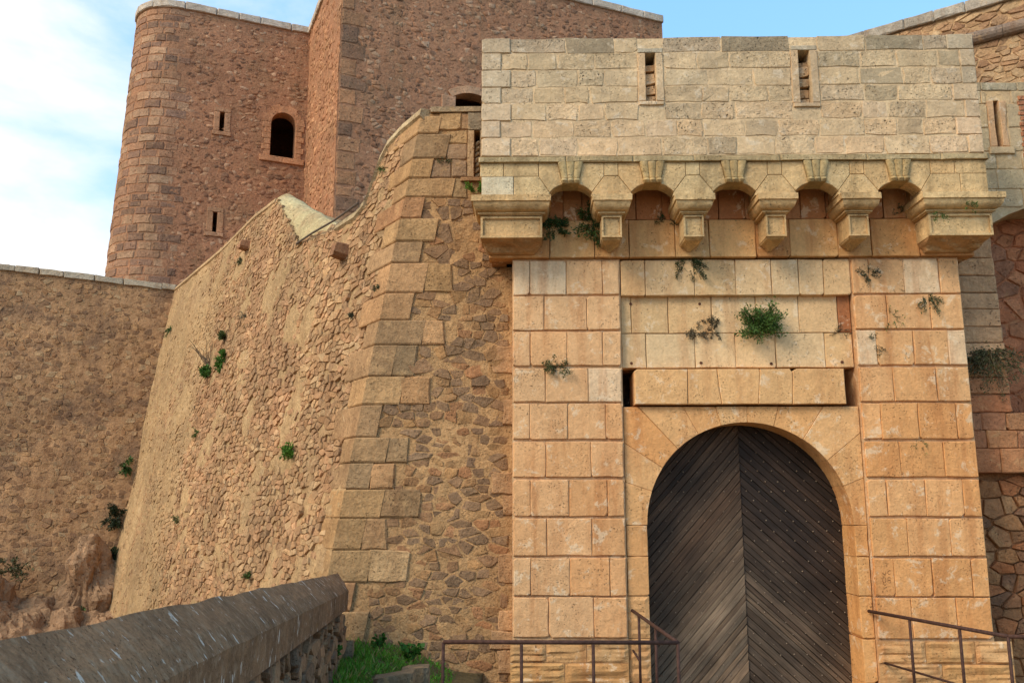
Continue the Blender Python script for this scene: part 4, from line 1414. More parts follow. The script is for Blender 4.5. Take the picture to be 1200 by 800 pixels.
# plastered wall head along the crest
def crest(pts, name, out=0.05, hgt=0.16, back=0.55, col=rgb(186, 162, 122)):
    m_ = MB(); vs = []; fs = []
    for q in pts:
        u, v = SC.ray(*q)
        vs += [SM(u, v - hgt, -0.02), SM(u, v - hgt * 0.7, out), SM(u, v, out * 0.6), SM(u, v + 0.03, -0.12), SM(u, v - 0.02, -back), SM(u, v - hgt - 0.3, -back)]
    for i in range(len(pts) - 1):
        for k in range(6):
            q = (k + 1) % 6
            fs.append((6 * i + k, 6 * i + q, 6 * i + 6 + q, 6 * i + 6 + k))
    n = 6 * (len(pts) - 1)
    fs.append((0, 1, 2, 3, 4, 5)); fs.append((n + 5, n + 4, n + 3, n + 2, n + 1, n))
    m_.add(vs, fs, col)
    return m_.build(name, M_SCARP, bast)
crest(sil[7:], 'crest_coping')
crest(sil[:4], 'crest_coping', 0.03, 0.12, 0.6, rgb(190, 156, 112))
# smooth plastered spur behind the dip of the crest
A_ = SC.pt(324, 233); D_ = SC.pt(353, 287)
B_ = ray(346, 232); B_ = EYE + B_ * ((A_.y + 0.9) / B_.y)
Cq = SC.pt(396, 264) - SC.N * 0.15
m_ = MB(); nn = 10; vs = []; fs = []
for j in range(nn + 1):
    for i in range(nn + 1):
        a, b_ = i / nn, j / nn
        p = (A_ * (1 - a) + B_ * a) * (1 - b_) + (D_ * (1 - a) + Cq * a) * b_
        p = p + Vector((0, 0, 0.10 * math.sin(math.pi * a) + 0.05 * mnoise.noise(p * 1.5)))
        vs.append(p)
for j in range(nn):
    for i in range(nn):
        a = j * (nn + 1) + i
        fs.append((a, a + 1, a + nn + 2, a + nn + 1))
rim = [i for i in range(nn + 1)] + [j * (nn + 1) + nn for j in range(1, nn + 1)] + [nn * (nn + 1) + i for i in range(nn - 1, -1, -1)] + [j * (nn + 1) for j in range(nn - 1, 0, -1)]
n = len(vs)
for k in rim: vs.append(Vector((vs[k].x, vs[k].y, vs[k].z)) - SC.N * 0.2 + Vector((0, 0, -1.6)))
for k in range(len(rim)):
    m = (k + 1) % len(rim); fs.append((rim[k], n + k, n + m, rim[m]))
m_.add(vs, fs, rgb(196, 176, 128)); m_.build('plastered_spur', M_SCARP, bast, smooth=True)
# stone spout boxes standing out of the scarp
for (px, py, w, h, d) in ((404, 296, 0.26, 0.26, 0.22), (291, 289, 0.3, 0.22, 0.2)):
    u, v = SC.ray(px, py)
    m_ = MB(); stone(m_, rect(u - w / 2, u + w / 2, v - h / 2, v + h / 2), SM, d, rgb(156, 112, 80), rng, 0.1, 1, 0.86)
    m_.build('projecting_stone', M_QUOIN, bast)
# thin iron rod on the crest
m_ = MB()
tube(m_, [SC.pt(352, 287, 0.08), SC.pt(372, 275, 0.1), SC.pt(396, 261, 0.09), SC.pt(425, 240, 0.08)], 0.018, rgb(96, 84, 72), 6)
m_.build('crest_rod', M_IRON, bast)

# ================================================================ rampart wall at the far left
rng = random.Random(33)
F1, F2 = SC.pt(far(340), 340), SC.pt(120, 715)
L0 = P(0, 310, F1.y - 1.2)
n2 = (F1 - F2).cross(L0 - F2).normalized()
if n2.dot(EYE - F2) < 0: n2 = -n2
RW = PL(F2, n2)
ramp = thing('rampart_wall', 'stained brown rubble rampart wall with pale coping stones below the keep', 'wall', (F2.x - 4, F2.y - 1, ZLOW))
def rtop(px): return 310 + (335 - 310) * px / 205
C_RWM = rgb(172, 130, 90)
outl2 = [RW.ray(-260, rtop(-260)), RW.ray(212, rtop(212)), RW.ray(far(715) + 4, 715), RW.ray(far(980) + 4, 980), RW.ray(-260, 980)]
m_ = MB(); slab(m_, outl2, RW.M, -1.6, -0.02, C_RWM); m_.build('core', M_WALL, ramp)
C_RW = [rgb(150, 110, 72), rgb(140, 100, 66), rgb(160, 122, 82), rgb(126, 92, 64), rgb(168, 128, 86), rgb(110, 82, 60), rgb(176, 144, 104)]
rubble(ramp, RW, outl2, 0.19, 0.125, rng, C_RW, M_WALL, (0.003, 0.024), 0.035, 0.22, 0.4, smooth=False, skip=lambda u, v: v < -3.5, keep=0.85, rounds=0, M=lambda u, v, d: RW.M(u, v, d - 0.02), base=C_RWM, blend=0.3)
coat(ramp, clip(outl2, 0, -1, 3.5), RW.M, 0.08, 0.012, C_RWM, M_WALL, rise=-0.012, freq=3.5)
(ua, va), (ub, vb) = RW.ray(-120, rtop(-120)), RW.ray(207, rtop(207))
t = 0.0; Lc = math.hypot(ub - ua, vb - va)
while t < Lc:
    w = rng.uniform(0.55, 1.1)
    a, b_ = t / Lc, min(1.0, (t + w) / Lc)
    pa, pb = (ua + (ub - ua) * a, va + (vb - va) * a), (ua + (ub - ua) * b_, va + (vb - va) * b_)
    block(ramp, 'coping_stone', M_QUOIN, [(pa[0], pa[1] - 0.16), (pb[0], pb[1] - 0.16), (pb[0], pb[1] + 0.03), (pa[0], pa[1] + 0.03)], RW.M, -0.6, 0.06, vary(rgb(176, 156, 128), rng, 0.12, 0.04), rng, 0.014, 2, 0.015, 0.006)
    t += w

# ================================================================ keep
rng = random.Random(44)
TH_ = R(24)
KN = Vector((math.sin(TH_), -math.cos(TH_), 0))
K1 = PL(P(283, 17, 29.0), KN)
KO = K1.O
ZK = KO.z                                  # top of the coping
def kz(v): return v + KO.z
VB = 3.0 - ZK
keep = thing('keep', 'red brown rubble keep with a rounded corner and pale coping rising behind the bastion', 'keep', (KO.x, KO.y + 2, 3.0))
uT = K1.ray(206, 100)[0]
uC = K1.ray(359.5, 130)[0]
RR = 1.42
T_ = K1.M(uT, 0, 0)
CC = T_ - KN * RR
def RM(s, v, d=0.0):
    """round corner: s runs left from the tangent point"""
    a = -R(90) + TH_ - s / RR
    n = Vector((math.cos(a), math.sin(a), 0))
    return Vector((CC.x, CC.y, ZK + v)) + n * (RR + d + 0.033 * (-v))
def K1M(u, v, d=0.0): return K1.M(u, v, d + 0.033 * (-v))
K2N = Vector((-math.cos(TH_), -math.sin(TH_), 0))      # return face looks left
corner_b = K1.M(uC, 0, 0)
# length of the return so that its front arris stands at pixel 394
best = None
for k in range(400):
    L = 2 + k * 0.01
    q = corner_b + KN * L
    q.z = 11
    e = abs(project(q)[0] - 391)
    if best is None or e < best[0]: best = (e, L)
LR = best[1]
K2 = PL(corner_b + KN * LR, K2N)      # u=0 at the front arris, negative u towards the back
K3 = PL(corner_b + KN * LR, KN)       # u=0 at the arris, u to the right
uE = K3.ray(775, 38)[0]
C_KM = rgb(172, 122, 88)
C_KS = [rgb(168, 118, 84), rgb(158, 110, 78), rgb(176, 128, 92), rgb(140, 100, 74), rgb(188, 146, 110), rgb(164, 114, 80), rgb(122, 90, 68), rgb(192, 154, 120), rgb(126, 92, 70)]
W1 = [K1.ray(316.5, 160)[0], K1.ray(345.5, 160)[0], K1.ray(331, 187)[1], K1.ray(331, 134)[1], 2.4]
S1 = [K1.ray(257, 145)[0], K1.ray(262.5, 145)[0], K1.ray(260, 156.5)[1], K1.ray(260, 133.5)[1], 1.2]
S2 = [K1.ray(248.5, 262)[0], K1.ray(253.5, 262)[0], K1.ray(251, 275)[1], K1.ray(251, 251)[1], 1.2]
W3 = [K3.ray(533, 120)[0], K3.ray(575, 120)[0], K3.ray(550, 150)[1], K3.ray(552, 110)[1], 2.4]
m_ = MB()
holed(m_, K1M, uT, uC, VB, 0.0, [W1, S1, S2], 1.0, C_KM, back=False)
m_.build('wall', M_KEEP, keep)
m_ = MB(); holed(m_, K2.M, -LR, 0.0, VB, 0.0, [], 1.0, C_KM, back=False); m_.build('wall', M_KEEP, keep)
m_ = MB(); holed(m_, K3.M, 0.0, uE, VB, 0.0, [W3], 1.0, C_KM, back=False)
qb = [K3.M(uE, VB, 0), K3.M(uE, 0, 0), K3.M(uE, 0, -9), K3.M(uE, VB, -9)]
m_.add(qb, [(0, 1, 2, 3)], C_KM); m_.build('wall', M_KEEP, keep)
m_ = MB(); vs = []; fs = []
ns = 18; SMX = RR * R(150)
for i in range(ns + 1):
    for j in range(9):
        vs.append(RM(SMX * i / ns, VB + (0 - VB) * j / 8, 0.0))
for i in range(ns):
    for j in range(8):
        a = i * 9 + j; fs.append((a, a + 9, a + 10, a + 1))
n = len(vs)
bk = [RM(SMX, VB, 0), RM(SMX, 0, 0)]
bk2 = [Vector((bk[0].x - 2 * KN.x * 4, bk[0].y - 2 * KN.y * 4, bk[0].z)), Vector((bk[1].x - 8 * KN.x, bk[1].y - 8 * KN.y, bk[1].z))]
vs += bk + bk2; fs.append((n, n + 1, n + 3, n + 2))
m_.add(vs, fs, C_KM); m_.build('wall', M_KEEP, keep, smooth=True)
# flat roof inside the coping
m_ = MB()
rp = [RM(SMX * i / 8, -0.25, -0.05) for i in range(8, -1, -1)] + [K1.M(uC, -0.25, 0), K3.M(0, -0.25, 0), K3.M(uE, -0.25, 0), K3.M(uE, -0.25, -9), bk2[1] - Vector((0, 0, 0.25))]
m_.add(rp, [tuple(range(len(rp)))], C_KM); m_.build('roof', M_KEEP, keep)
# rubble skins
ex = []
def near_hole(hs, mg):
    return lambda u, v: any(h[0] - mg < u < h[1] + mg and h[2] - mg < v < h[3] + mg for h in hs)
rag = lambda v: 0.25 * math.sin(v * 4.1) + 0.2 * math.sin(v * 9.7)
vis_lo = K1.ray(283, 345)[1]
rubble(keep, K1, rect(uT + 0.05, uC - 0.02, vis_lo, -0.3), 0.19, 0.12, rng, C_KS, M_KEEP, (0.003, 0.022), 0.03, 0.26, 0.44, skip=lambda u, v: near_hole([W1], 0.34)(u, v) or near_hole([S1, S2], 0.2)(u, v) or u < uT + 0.28 + rag(v) * 0.7, rounds=0, M=lambda u, v, d: K1M(u, v, d - 0.004), keep=0.86, base=C_KM, blend=0.2)
rubble(keep, K2, rect(-LR + 0.02, -0.03, K2.ray(375, 300)[1], -0.3), 0.26, 0.15, rng, [rgb(194, 140, 98), rgb(184, 128, 90), rgb(202, 150, 108), rgb(168, 116, 82)], M_KEEP, (0.004, 0.03), 0.04, 0.22, 0.42, rounds=0, M=lambda u, v, d: K2.M(u, v, d - 0.004), keep=0.86, base=C_KM, blend=0.2)
rubble(keep, K3, rect(0.3, uE - 0.1, K3.ray(480, 290)[1], -0.3), 0.19, 0.12, rng, C_KS, M_KEEP, (0.003, 0.022), 0.03, 0.26, 0.44, skip=lambda u, v: near_hole([W3], 0.3)(u, v) or u < 0.62 + rag(v) * 0.6, rounds=0, M=lambda u, v, d: K3.M(u, v, d - 0.004), keep=0.86, base=C_KM, blend=0.2)
coat(keep, rect(uT, uC, vis_lo, -0.2), K1M, 0.08, 0.012, C_KM, M_KEEP, skip=lambda u, v: near_hole([W1], 0.2)(u, v) or near_hole([S1, S2], 0.1)(u, v), rise=0.008, freq=3.5)
coat(keep, rect(-LR, 0.0, K2.ray(375, 300)[1], -0.2), K2.M, 0.08, 0.012, C_KM, M_KEEP, rise=0.008, freq=3.5)
coat(keep, rect(0.0, uE, K3.ray(480, 290)[1], -0.2), K3.M, 0.08, 0.012, C_KM, M_KEEP, skip=near_hole([W3], 0.2), rise=0.008, freq=3.5)
# squared blocks of the rounded corner
C_KB = [rgb(172, 130, 98), rgb(178, 136, 102), rgb(164, 122, 92), rgb(148, 112, 88), rgb(182, 142, 108), rgb(166, 122, 90), rgb(134, 102, 80)]
v = -0.30; row = 0
while v > vis_lo:
    hh = rng.uniform(0.22, 0.36)
    s = -0.32 + rng.uniform(-0.25, 0.3)
    while s < RR * R(112):
        w = rng.uniform(0.3, 0.7)
        if rng.random() < 0.94:
            def MM(u, q, d):
                return RM(-u, q, d) if u < 0 else K1M(uT + u, q, d)
            block(keep, 'corner_block', M_KEEP, rect(-(s + w), -s, v - hh, v), MM, -0.05, rng.uniform(0.004, 0.03), vary(rng.choice(C_KB), rng, 0.1, 0.04), rng, 0.02, 2, 0.015, 0.012)
        s += w
    v -= hh
# quoins of the projecting block
v = -0.30; k = 0
while v > K3.ray(420, 300)[1]:
    hh = rng.uniform(0.34, 0.6); w = (0.75 if k & 1 else 0.5) * rng.uniform(0.85, 1.2)
    dark = rng.random() < 0.3
    block(keep, 'quoin', M_KEEP, rect(0.0, w, v - hh, v), K3.M, -0.05, 0.025, vary(rgb(134, 100, 76) if dark else rgb(176, 126, 88), rng, 0.12), rng, 0.025, 2, 0.02, 0.012)
    v -= hh; k += 1
# coping
C_CP = rgb(204, 184, 160)
def coping(M, a, b_):
    x = a
    while x < b_ - 0.02:
        w = rng.uniform(0.7, 1.2)
        if b_ - x - w < 0.4: w = b_ - x
        block(keep, 'coping_stone', M_QUOIN, rect(x, x + w, -0.27, 0.02), M, -0.5, 0.09, vary(C_CP, rng, 0.07, 0.03), rng, 0.025, 2, 0.012, 0.006)
        x += w
def CM(u, q, d): return RM(-u, q, d) if u < 0 else K1M(uT + u, q, d)
coping(CM, -RR * R(140), uC - uT)
coping(K2.M, -LR, 0.09)
coping(K3.M, 0.0, uE + 0.08)
# arched window of the keep
cuw = (W1[0] + W1[1]) / 2; rw = (W1[1] - W1[0]) / 2; zsw = W1[3] - rw
C_FRM = rgb(200, 142, 100)
for k in range(7):
    a0, a1 = R(180 * k / 7), R(180 * (k + 1) / 7)
    pts = [(cuw + rw * math.cos(a0 + (a1 - a0) * t), zsw + rw * math.sin(a0 + (a1 - a0) * t)) for t in (1, 0.5, 0)]
    ro = rw * (1.75 if k % 2 == 0 else 1.6)
    pts += [(cuw + ro * math.cos(a0), zsw + ro * math.sin(a0)), (cuw + ro * math.cos(a1), zsw + ro * math.sin(a1))]
    m2 = MB(); slab(m2, pts, K1M, -0.45, 0.045, vary(C_FRM, rng, 0.06)); m2.build('window_voussoir', M_KEEP, keep)
nj = 6
for s in (-1, 1):
    for k in range(nj):
        za = W1[2] + (zsw - W1[2]) * k / nj; zb = W1[2] + (zsw - W1[2]) * (k + 1) / nj
        wj = 0.30 if k % 2 else 0.22
        a, b_ = (W1[0] - wj, W1[0]) if s < 0 else (W1[1], W1[1] + wj)
        block(keep, 'window_jamb', M_KEEP, rect(a, b_, za, zb), K1M, -0.45, 0.045, vary(C_FRM, rng, 0.06), rng, 0.01, 1, 0.004, 0.003)
block(keep, 'window_sill', M_KEEP, rect(W1[0] - 0.36, cuw, W1[2] - 0.22, W1[2]), K1M, -0.45, 0.085, vary(C_FRM, rng, 0.05), rng, 0.012)
block(keep, 'window_sill', M_KEEP, rect(cuw, W1[1] + 0.33, W1[2] - 0.22, W1[2]), K1M, -0.45, 0.085, vary(C_FRM, rng, 0.05), rng, 0.012)
for h in (S1, S2):
    a = 0.20
    cf = rgb(184, 138, 102)
    block(keep, 'slit_jamb', M_KEEP, rect(h[0] - a, h[0], h[2], h[3]), K1M, -0.3, 0.04, vary(cf, rng, 0.05), rng, 0.01)
    block(keep, 'slit_jamb', M_KEEP, rect(h[1], h[1] + a, h[2], h[3]), K1M, -0.3, 0.04, vary(cf, rng, 0.05), rng, 0.01)
    block(keep, 'slit_lintel', M_KEEP, rect(h[0] - a, h[1] + a, h[3], h[3] + 0.16), K1M, -0.3, 0.04, vary(cf, rng, 0.05), rng, 0.01)
    block(keep, 'slit_sill', M_KEEP, rect(h[0] - a - 0.04, h[1] + a + 0.04, h[2] - 0.15, h[2]), K1M, -0.3, 0.06, vary(cf, rng, 0.05), rng, 0.01)
# segmental window head of the projecting block
w3 = (W3[1] - W3[0]); c3 = (W3[0] + W3[1]) / 2; r3 = w3 * 0.95; zc3 = W3[3] - r3
for k in range(5):
    a0, a1 = R(52 + 76 * k / 5), R(52 + 76 * (k + 1) / 5)
    pts = [(c3 + r3 * math.cos(a0 + (a1 - a0) * t), zc3 + r3 * math.sin(a0 + (a1 - a0) * t)) for t in (1, 0.5, 0)]
    pts += [(c3 + (r3 + 0.25) * math.cos(a0), zc3 + (r3 + 0.25) * math.sin(a0)), (c3 + (r3 + 0.25) * math.cos(a1), zc3 + (r3 + 0.25) * math.sin(a1))]
    m2 = MB(); slab(m2, pts, K3.M, -0.4, 0.05, vary(rgb(196, 150, 112), rng, 0.06)); m2.build('window_voussoir', M_KEEP, keep)
block(keep, 'window_jamb', M_KEEP, rect(W3[0] - 0.45, W3[0] + 0.02, W3[2], W3[3] - 0.22), K3.M, -0.4, 0.05, rgb(190, 142, 106), rng, 0.015)

# ================================================================ flank wall to the right of the gatehouse
rng = random.Random(55)
fl = thing('flank_wall', 'tan flank wall with a slit above a red rubble recess, adjoining the gatehouse', 'wall', (6.6, 12.8, ZLOW))
YG = 12.9; fG = front(YG)
hs = (X(1165.5, 145, YG), X(1172.5, 145, YG), Z(173, YG, 1170), Z(118, YG, 1170), 0.8)
m_ = MB()
gx0, gx1 = X(1125, 150, YG), X(1400, 150, YG)
zg1, zg0 = Z(97, YG, 1170), Z(243, YG, 1170)
holed(m_, fG.M, gx0, gx1, zg0, zg1, [hs], 0.9, rgb(208, 172, 124))
up_ = [(gx0, zg0), (gx0, Z(272, YG, 1150)), (X(1166, 260, YG), Z(260, YG, 1166)), (X(1182, 251, YG), Z(251, YG, 1182)), (X(1200, 245, YG), zg0 - 0.02), (X(1230, 243.2, YG), zg0 - 0.005), (gx1, zg0)]
slab(m_, up_, fG.M, -0.9, -0.001, rgb(196, 166, 122))
m_.build('upper_wall', M_BOX, fl)
# plaster and dressed stones round the slit
x = gx0
for k, (y0_, y1_) in enumerate(((97, 107), (107, 122), (122, 150), (150, 178), (178, 199), (199, 222), (222, 243))):
    x = gx0
    za, zb = Z(y1_, YG, 1170), Z(y0_, YG, 1170)
    while x < X(1215, 150, YG):
        w = rng.uniform(0.35, 0.6)
        a, b_ = x, x + w
        x = b_
        if za < hs[3] and zb > hs[2]:
            if a < hs[1] + 0.1 and b_ > hs[0] - 0.1:
                if a < hs[0] - 0.12: b_ = hs[0] - 0.1
                elif b_ > hs[1] + 0.12: a = hs[1] + 0.1
                else: continue
        block(fl, 'block', M_BOX, rect(a, b_, za, zb), fG.M, -0.05, rng.uniform(0.012, 0.022), vary(rgb(200, 170, 126) if k else rgb(168, 150, 118), rng, 0.08), rng, 0.008, 2, 0.006)
for a, b_ in ((hs[0] - 0.1, hs[0]), (hs[1], hs[1] + 0.1)):
    block(fl, 'slit_jamb', M_BOX, rect(a, b_, hs[2], hs[3]), fG.M, -0.3, 0.02, rgb(200, 156, 112), rng, 0.01, 2, 0.012)
block(fl, 'slit_sill', M_BOX, rect(hs[0] - 0.14, hs[1] + 0.16, hs[2] - 0.12, hs[2]), fG.M, -0.1, 0.05, rgb(204, 172, 128), rng, 0.01)
# red bricks at its right end
for k in range(12):
    za = Z(185, YG, 1195) + k * 0.085
    a = X(1193, 140, YG) + (0.02 if k & 1 else 0)
    block(fl, 'brick', M_RUB, rect(a, a + 0.24, za, za + 0.072), fG.M, -0.05, 0.035, vary(rgb(178, 118, 82), rng, 0.14), rng, 0.008, 1, 0.006)
# strip of grey squared blocks
YS = 12.55; fS = front(YS)
sy = [272, 302.5, 322.6, 342.7, 362.5, 382.5, 401.8, 421.6, 442, 462, 483.4]
sx0 = xr1 - 0.02
m_ = MB()
box(m_, sx0, X(1162, 300, YS), YS + 0.03, 14.4, Z(483, YS, 1150), Z(262, YS, 1150), rgb(150, 112, 80)); m_.build('strip_core', M_QUOIN, fl)
for i in range(len(sy) - 1):
    zt, zb = Z(sy[i], YS, 1150), Z(sy[i + 1], YS, 1150)
    yc = (sy[i] + sy[i + 1]) / 2
    xe = X(1163 + (yc - 290) * 0.125, yc, YS)
    sp = [sx0, xe] if i % 3 else [sx0, sx0 + 0.16, xe]
    cb = rgb(202, 154, 110) if i < 7 else mixc(rgb(188, 142, 100), rgb(176, 104, 66), (i - 6) / 4)
    for k in range(len(sp) - 1):
        block(fl, 'block', M_QUOIN, rect(sp[k], sp[k + 1], zb, zt), fS.M, -0.35, rng.uniform(-0.005, 0.01), vary(cb, rng, 0.1, 0.04), rng, 0.012, 2, 0.008, 0.003)
for i, (ya, yb_) in enumerate(((483.4, 504), (504, 525), (525, 554))):
    zt, zb = Z(ya, YS, 1170), Z(yb_, YS, 1170)
    x = sx0; first = True
    while x < X(1260, 500, YS):
        w = rng.uniform(0.25, 0.75)
        block(fl, 'block', M_QUOIN, rect(x, x + w, zb, zt), fS.M, -0.5, rng.uniform(-0.005, 0.01), vary(rng.choice([rgb(184, 118, 76), rgb(190, 130, 86), rgb(172, 114, 78)]), rng, 0.1, 0.05), rng, 0.012, 2, 0.008, 0.003)
        x += w
m_ = MB(); box(m_, sx0, X(1400, 500, YS), YS + 0.4, 14.4, Z(554, YS, 1170), Z(483.4, YS, 1170), rgb(140, 92, 62)); m_.build('band_core', M_QUOIN, fl)
# red recess
YR = 13.45; fR = front(YR)
m_ = MB(); box(m_, sx0 + 0.1, X(1420, 300, YR), YR, 15, Z(486, YR, 1180), Z(200, YR, 1180), rgb(186, 118, 80)); m_.build('recess_wall', M_RUB, fl)
rubble(fl, fR, rect(X(1155, 400, YR), X(1230, 400, YR), Z(486, YR, 1180), Z(236, YR, 1180)), 0.26, 0.2, rng, [rgb(186, 116, 76), rgb(174, 106, 70), rgb(166, 112, 80), rgb(194, 126, 84)], M_RUB, (0.006, 0.035), 0.03, 0.2, 0.4, parts=80, part_name='stone', rounds=0, smooth=False)
# dark rubble foot
YV = 12.75; fV = front(YV)
m_ = MB(); box(m_, sx0, X(1420, 650, YV), YV + 0.03, 14.4, ZLOW, Z(554, YV, 1170) + 0.1, rgb(158, 108, 70)); m_.build('foot_core', M_MORT, fl)
rubble(fl, fV, rect(sx0 + 0.02, X(1235, 650, YV), ZB, Z(555, YV, 1170)), 0.24, 0.15, rng, [rgb(160, 112, 74), rgb(150, 102, 68), rgb(168, 118, 76), rgb(136, 96, 68), rgb(176, 112, 70), rgb(174, 126, 84)], M_RUB, (0.008, 0.035), 0.018, 0.28, 0.4, parts=180, rounds=0, smooth=False, top=0.9)

# ================================================================ far rampart upper right
rng = random.Random(66)
a3, b3 = P(1015, 38, 26.0), P(1140, 0, 24.3)
d3 = (b3 - a3); d3.z = 0
n3 = Vector((d3.y, -d3.x, 0)).normalized()
if n3.dot(EYE - a3) < 0: n3 = -n3
RF = PL(a3, n3)
rr_ = thing('upper_rampart_wall', 'light tan rubble rampart with grey coping and round stone moulding above the flank wall', 'wall', (a3.x + 3, a3.y, 6.0))
uE3 = RF.ray(1330, 20)[0]
m_ = MB(); slab(m_, rect(-1.2, uE3, 6.0 - a3.z, -0.2), RF.M, -1.2, -0.02, rgb(196, 158, 114)); m_.build('core', M_SCARP, rr_)
rubble(rr_, RF, rect(-1.0, RF.ray(1240, 20)[0], RF.ray(1180, 130)[1], -0.32), 0.34, 0.17, rng, [rgb(186, 148, 108), rgb(170, 132, 96), rgb(196, 162, 120), rgb(150, 114, 84), rgb(180, 138, 100)], M_SCARP, (0.008, 0.045), 0.035, 0.25, 0.42, parts=150, rounds=0, smooth=False, M=lambda u, v, d: RF.M(u, v, d - 0.02))
x = -1.0
while x < uE3:
    w = rng.uniform(0.8, 1.4)
    block(rr_, 'coping_stone', M_QUOIN, rect(x, x + w, -0.32, 0.03), RF.M, -0.9, 0.12, vary(rgb(170, 156, 136), rng, 0.07, 0.03), rng, 0.03, 2, 0.012)
    x += w
vc = (RF.ray(1150, 46)[1] + RF.ray(1200, 28)[1]) / 2
x = RF.ray(1075, 60)[0]
while x < uE3:
    w = rng.uniform(0.9, 1.3)
    m2 = MB(); tube(m2, [RF.M(x + 0.006, vc, 0.02), RF.M(x + w - 0.006, vc, 0.02)], 0.2, vary(rgb(142, 122, 104), rng, 0.08), 14)
    m2.build('moulding_stone', M_QUOIN, rr_, smooth=False); x += w
# ================================================================ parapet of the approach
rng = random.Random(77)
for o in (ramp, fl, rr_, keep, bast, gh): o['kind'] = 'thing'
pw = thing('parapet_wall', 'low rubble parapet under a dark sloping coping spotted with white lichen', 'wall', (-1.4, 4.0, -0.5))
pw['kind'] = 'thing'
nS = 90
def stat(s):
    yc = -3.0 + 14.05 * s; yb_ = -3.1 + 15.0 * s
    return crease(yc), backedge(yb_)
m_ = MB(); vs = []; fs = []
NC = 10
for i in range(nS + 1):
    s = i / nS
    C0, B0 = stat(s)
    w1 = 0.008 * mnoise.noise(Vector((0, s * 40, 1))); w2 = 0.005 * mnoise.noise(Vector((4, s * 25, 1)))
    sec = []
    out = (B0 - C0)
    sec.append(C0 + Vector((-0.2, 0, -0.27)))
    sec.append(C0 + Vector((-0.005, 0, -0.235 + w2 * 0.5)))
    sec.append(C0 + Vector((w1, 0, -0.11)))
    sec.append(C0 + Vector((w1 + 0.004, 0, -0.02 + w2)))
    sec.append(C0 + Vector((-0.02, 0, 0.012 + w2)))
    for t in (0.33, 0.66, 0.94):
        p = C0 + out * t + Vector((0, 0, 0.008 + 0.012 * mnoise.noise(Vector((t * 3, s * 34, 5)))))
        sec.append(p)
    sec.append(B0 + Vector((-0.22, 0, -0.16)))
    sec.append(B0 + Vector((-0.36, 0, -0.42)))
    vs += sec
for i in range(nS):
    for k in range(NC - 1):
        fs.append((NC * i + k, NC * i + NC + k, NC * i + NC + k + 1, NC * i + k + 1))
fs.append(tuple(range(NC))); fs.append(tuple(NC * nS + k for k in range(NC - 1, -1, -1)))
m_.add(vs, fs, rgb(132, 98, 68)); m_.build('coping', M_COPE, pw, smooth=False)
# wall body below
m_ = MB(); vs = []; fs = []
for i in range(31):
    s = i / 30
    C0, B0 = stat(s)
    vs += [C0 + Vector((-0.07, 0, -0.2)), Vector((C0.x - 0.07, C0.y, ZT - 0.2)), Vector((B0.x - 0.3, B0.y, ZT - 0.2)), B0 + Vector((-0.3, 0, -0.42))]
for i in range(30):
    for k in range(4):
        q = (k + 1) % 4
        fs.append((4 * i + k, 4 * i + q, 4 * i + 4 + q, 4 * i + 4 + k))
fs.append((0, 1, 2, 3)); fs.append((123, 122, 121, 120))
m_.add(vs, fs, rgb(112, 86, 62)); m_.build('core', M_MORT, pw)
ca, cb = crease(2.0), crease(9.5)
dd = (cb - ca); dd.z = 0
PN = Vector((dd.y, -dd.x, 0)).normalized()
if PN.x < 0: PN = -PN
PI_ = PL(Vector((ca.x, ca.y, 0)) - PN * 0.055, PN)
uA = PI_.uv(crease(1.0))[0]; uB = PI_.uv(crease(11.0))[0]
reg = [(uA, deck_z(1) - 0.1), (uB, deck_z(11) - 0.15), (uB, crease(11.0).z - 0.245), (uA, crease(1.0).z - 0.245)]
rubble(pw, PI_, reg, 0.25, 0.13, rng, [rgb(138, 106, 76), rgb(128, 98, 72), rgb(150, 116, 84), rgb(118, 94, 72), rgb(156, 118, 84)], M_RUB, (0.015, 0.05), 0.022, 0.25, 0.4, parts=260, part_name='stone', smooth=False, top=0.88)

# ================================================================ bridge deck and railings
m_ = MB()
box(m_, 1.5, 6.2, 9.2, 12.04, -0.25, 0.05, rgb(140, 120, 92))
o = m_.build('bridge_deck', M_GROUND); o['kind'] = 'structure'
C_IR = rgb(78, 54, 44)
Bq, Cq2 = P(794, 747, 9.2), P(519.5, 753.5, 9.2)
Aq = P(741, 717.5, 12.0)
Cq2.z = Bq.z = Aq.z = (Bq.z + Cq2.z + Aq.z) / 3
def railing(label, runs, posts, mids, base):
    t = thing('railing', label, 'railing', base, 'iron railings at the gate bridge')
    for pts in runs:
        m = MB(); tube(m, pts, 0.021, C_IR, 10); m.build('rail', M_IRON, t, smooth=True)
    for p, zb in posts:
        m = MB(); tube(m, [p + Vector((0, 0, -0.005)), Vector((p.x, p.y, zb))], 0.017, C_IR, 10)
        m.build('post', M_IRON, t, smooth=True)
    for pts in mids:
        m = MB(); tube(m, pts, 0.014, C_IR, 8); m.build('lower_rail', M_IRON, t, smooth=True)
    return t
along = lambda a, b_, t: a * (1 - t) + b_ * t
pl_ = [(Bq, 0.05), (Cq2, 0.1)] + [(Vector((P(q, 752, 9.2).x, 9.2, Bq.z)), 0.1) for q in (695, 611)]
pl_ += [(along(Bq, Aq, 0.42), 0.05), (along(Bq, Aq, 0.82), 0.05)]
railing('rusty iron railing across the ditch in front of the tan pier beside the bastion', [[Cq2, Bq], [Bq, Aq]], pl_,
        [[along(Bq, Aq, 0.82) + Vector((0, 0, -0.55)), Aq + Vector((0, 0.0, -0.5))]], (0.4, 9.2, 0.1))
A2 = P(1018, 717, 12.0); B2 = P(1181, 743.5, 9.7); A2.z = B2.z = (A2.z + B2.z) / 2
C2 = B2 + Vector((1.6, -0.1, 0))
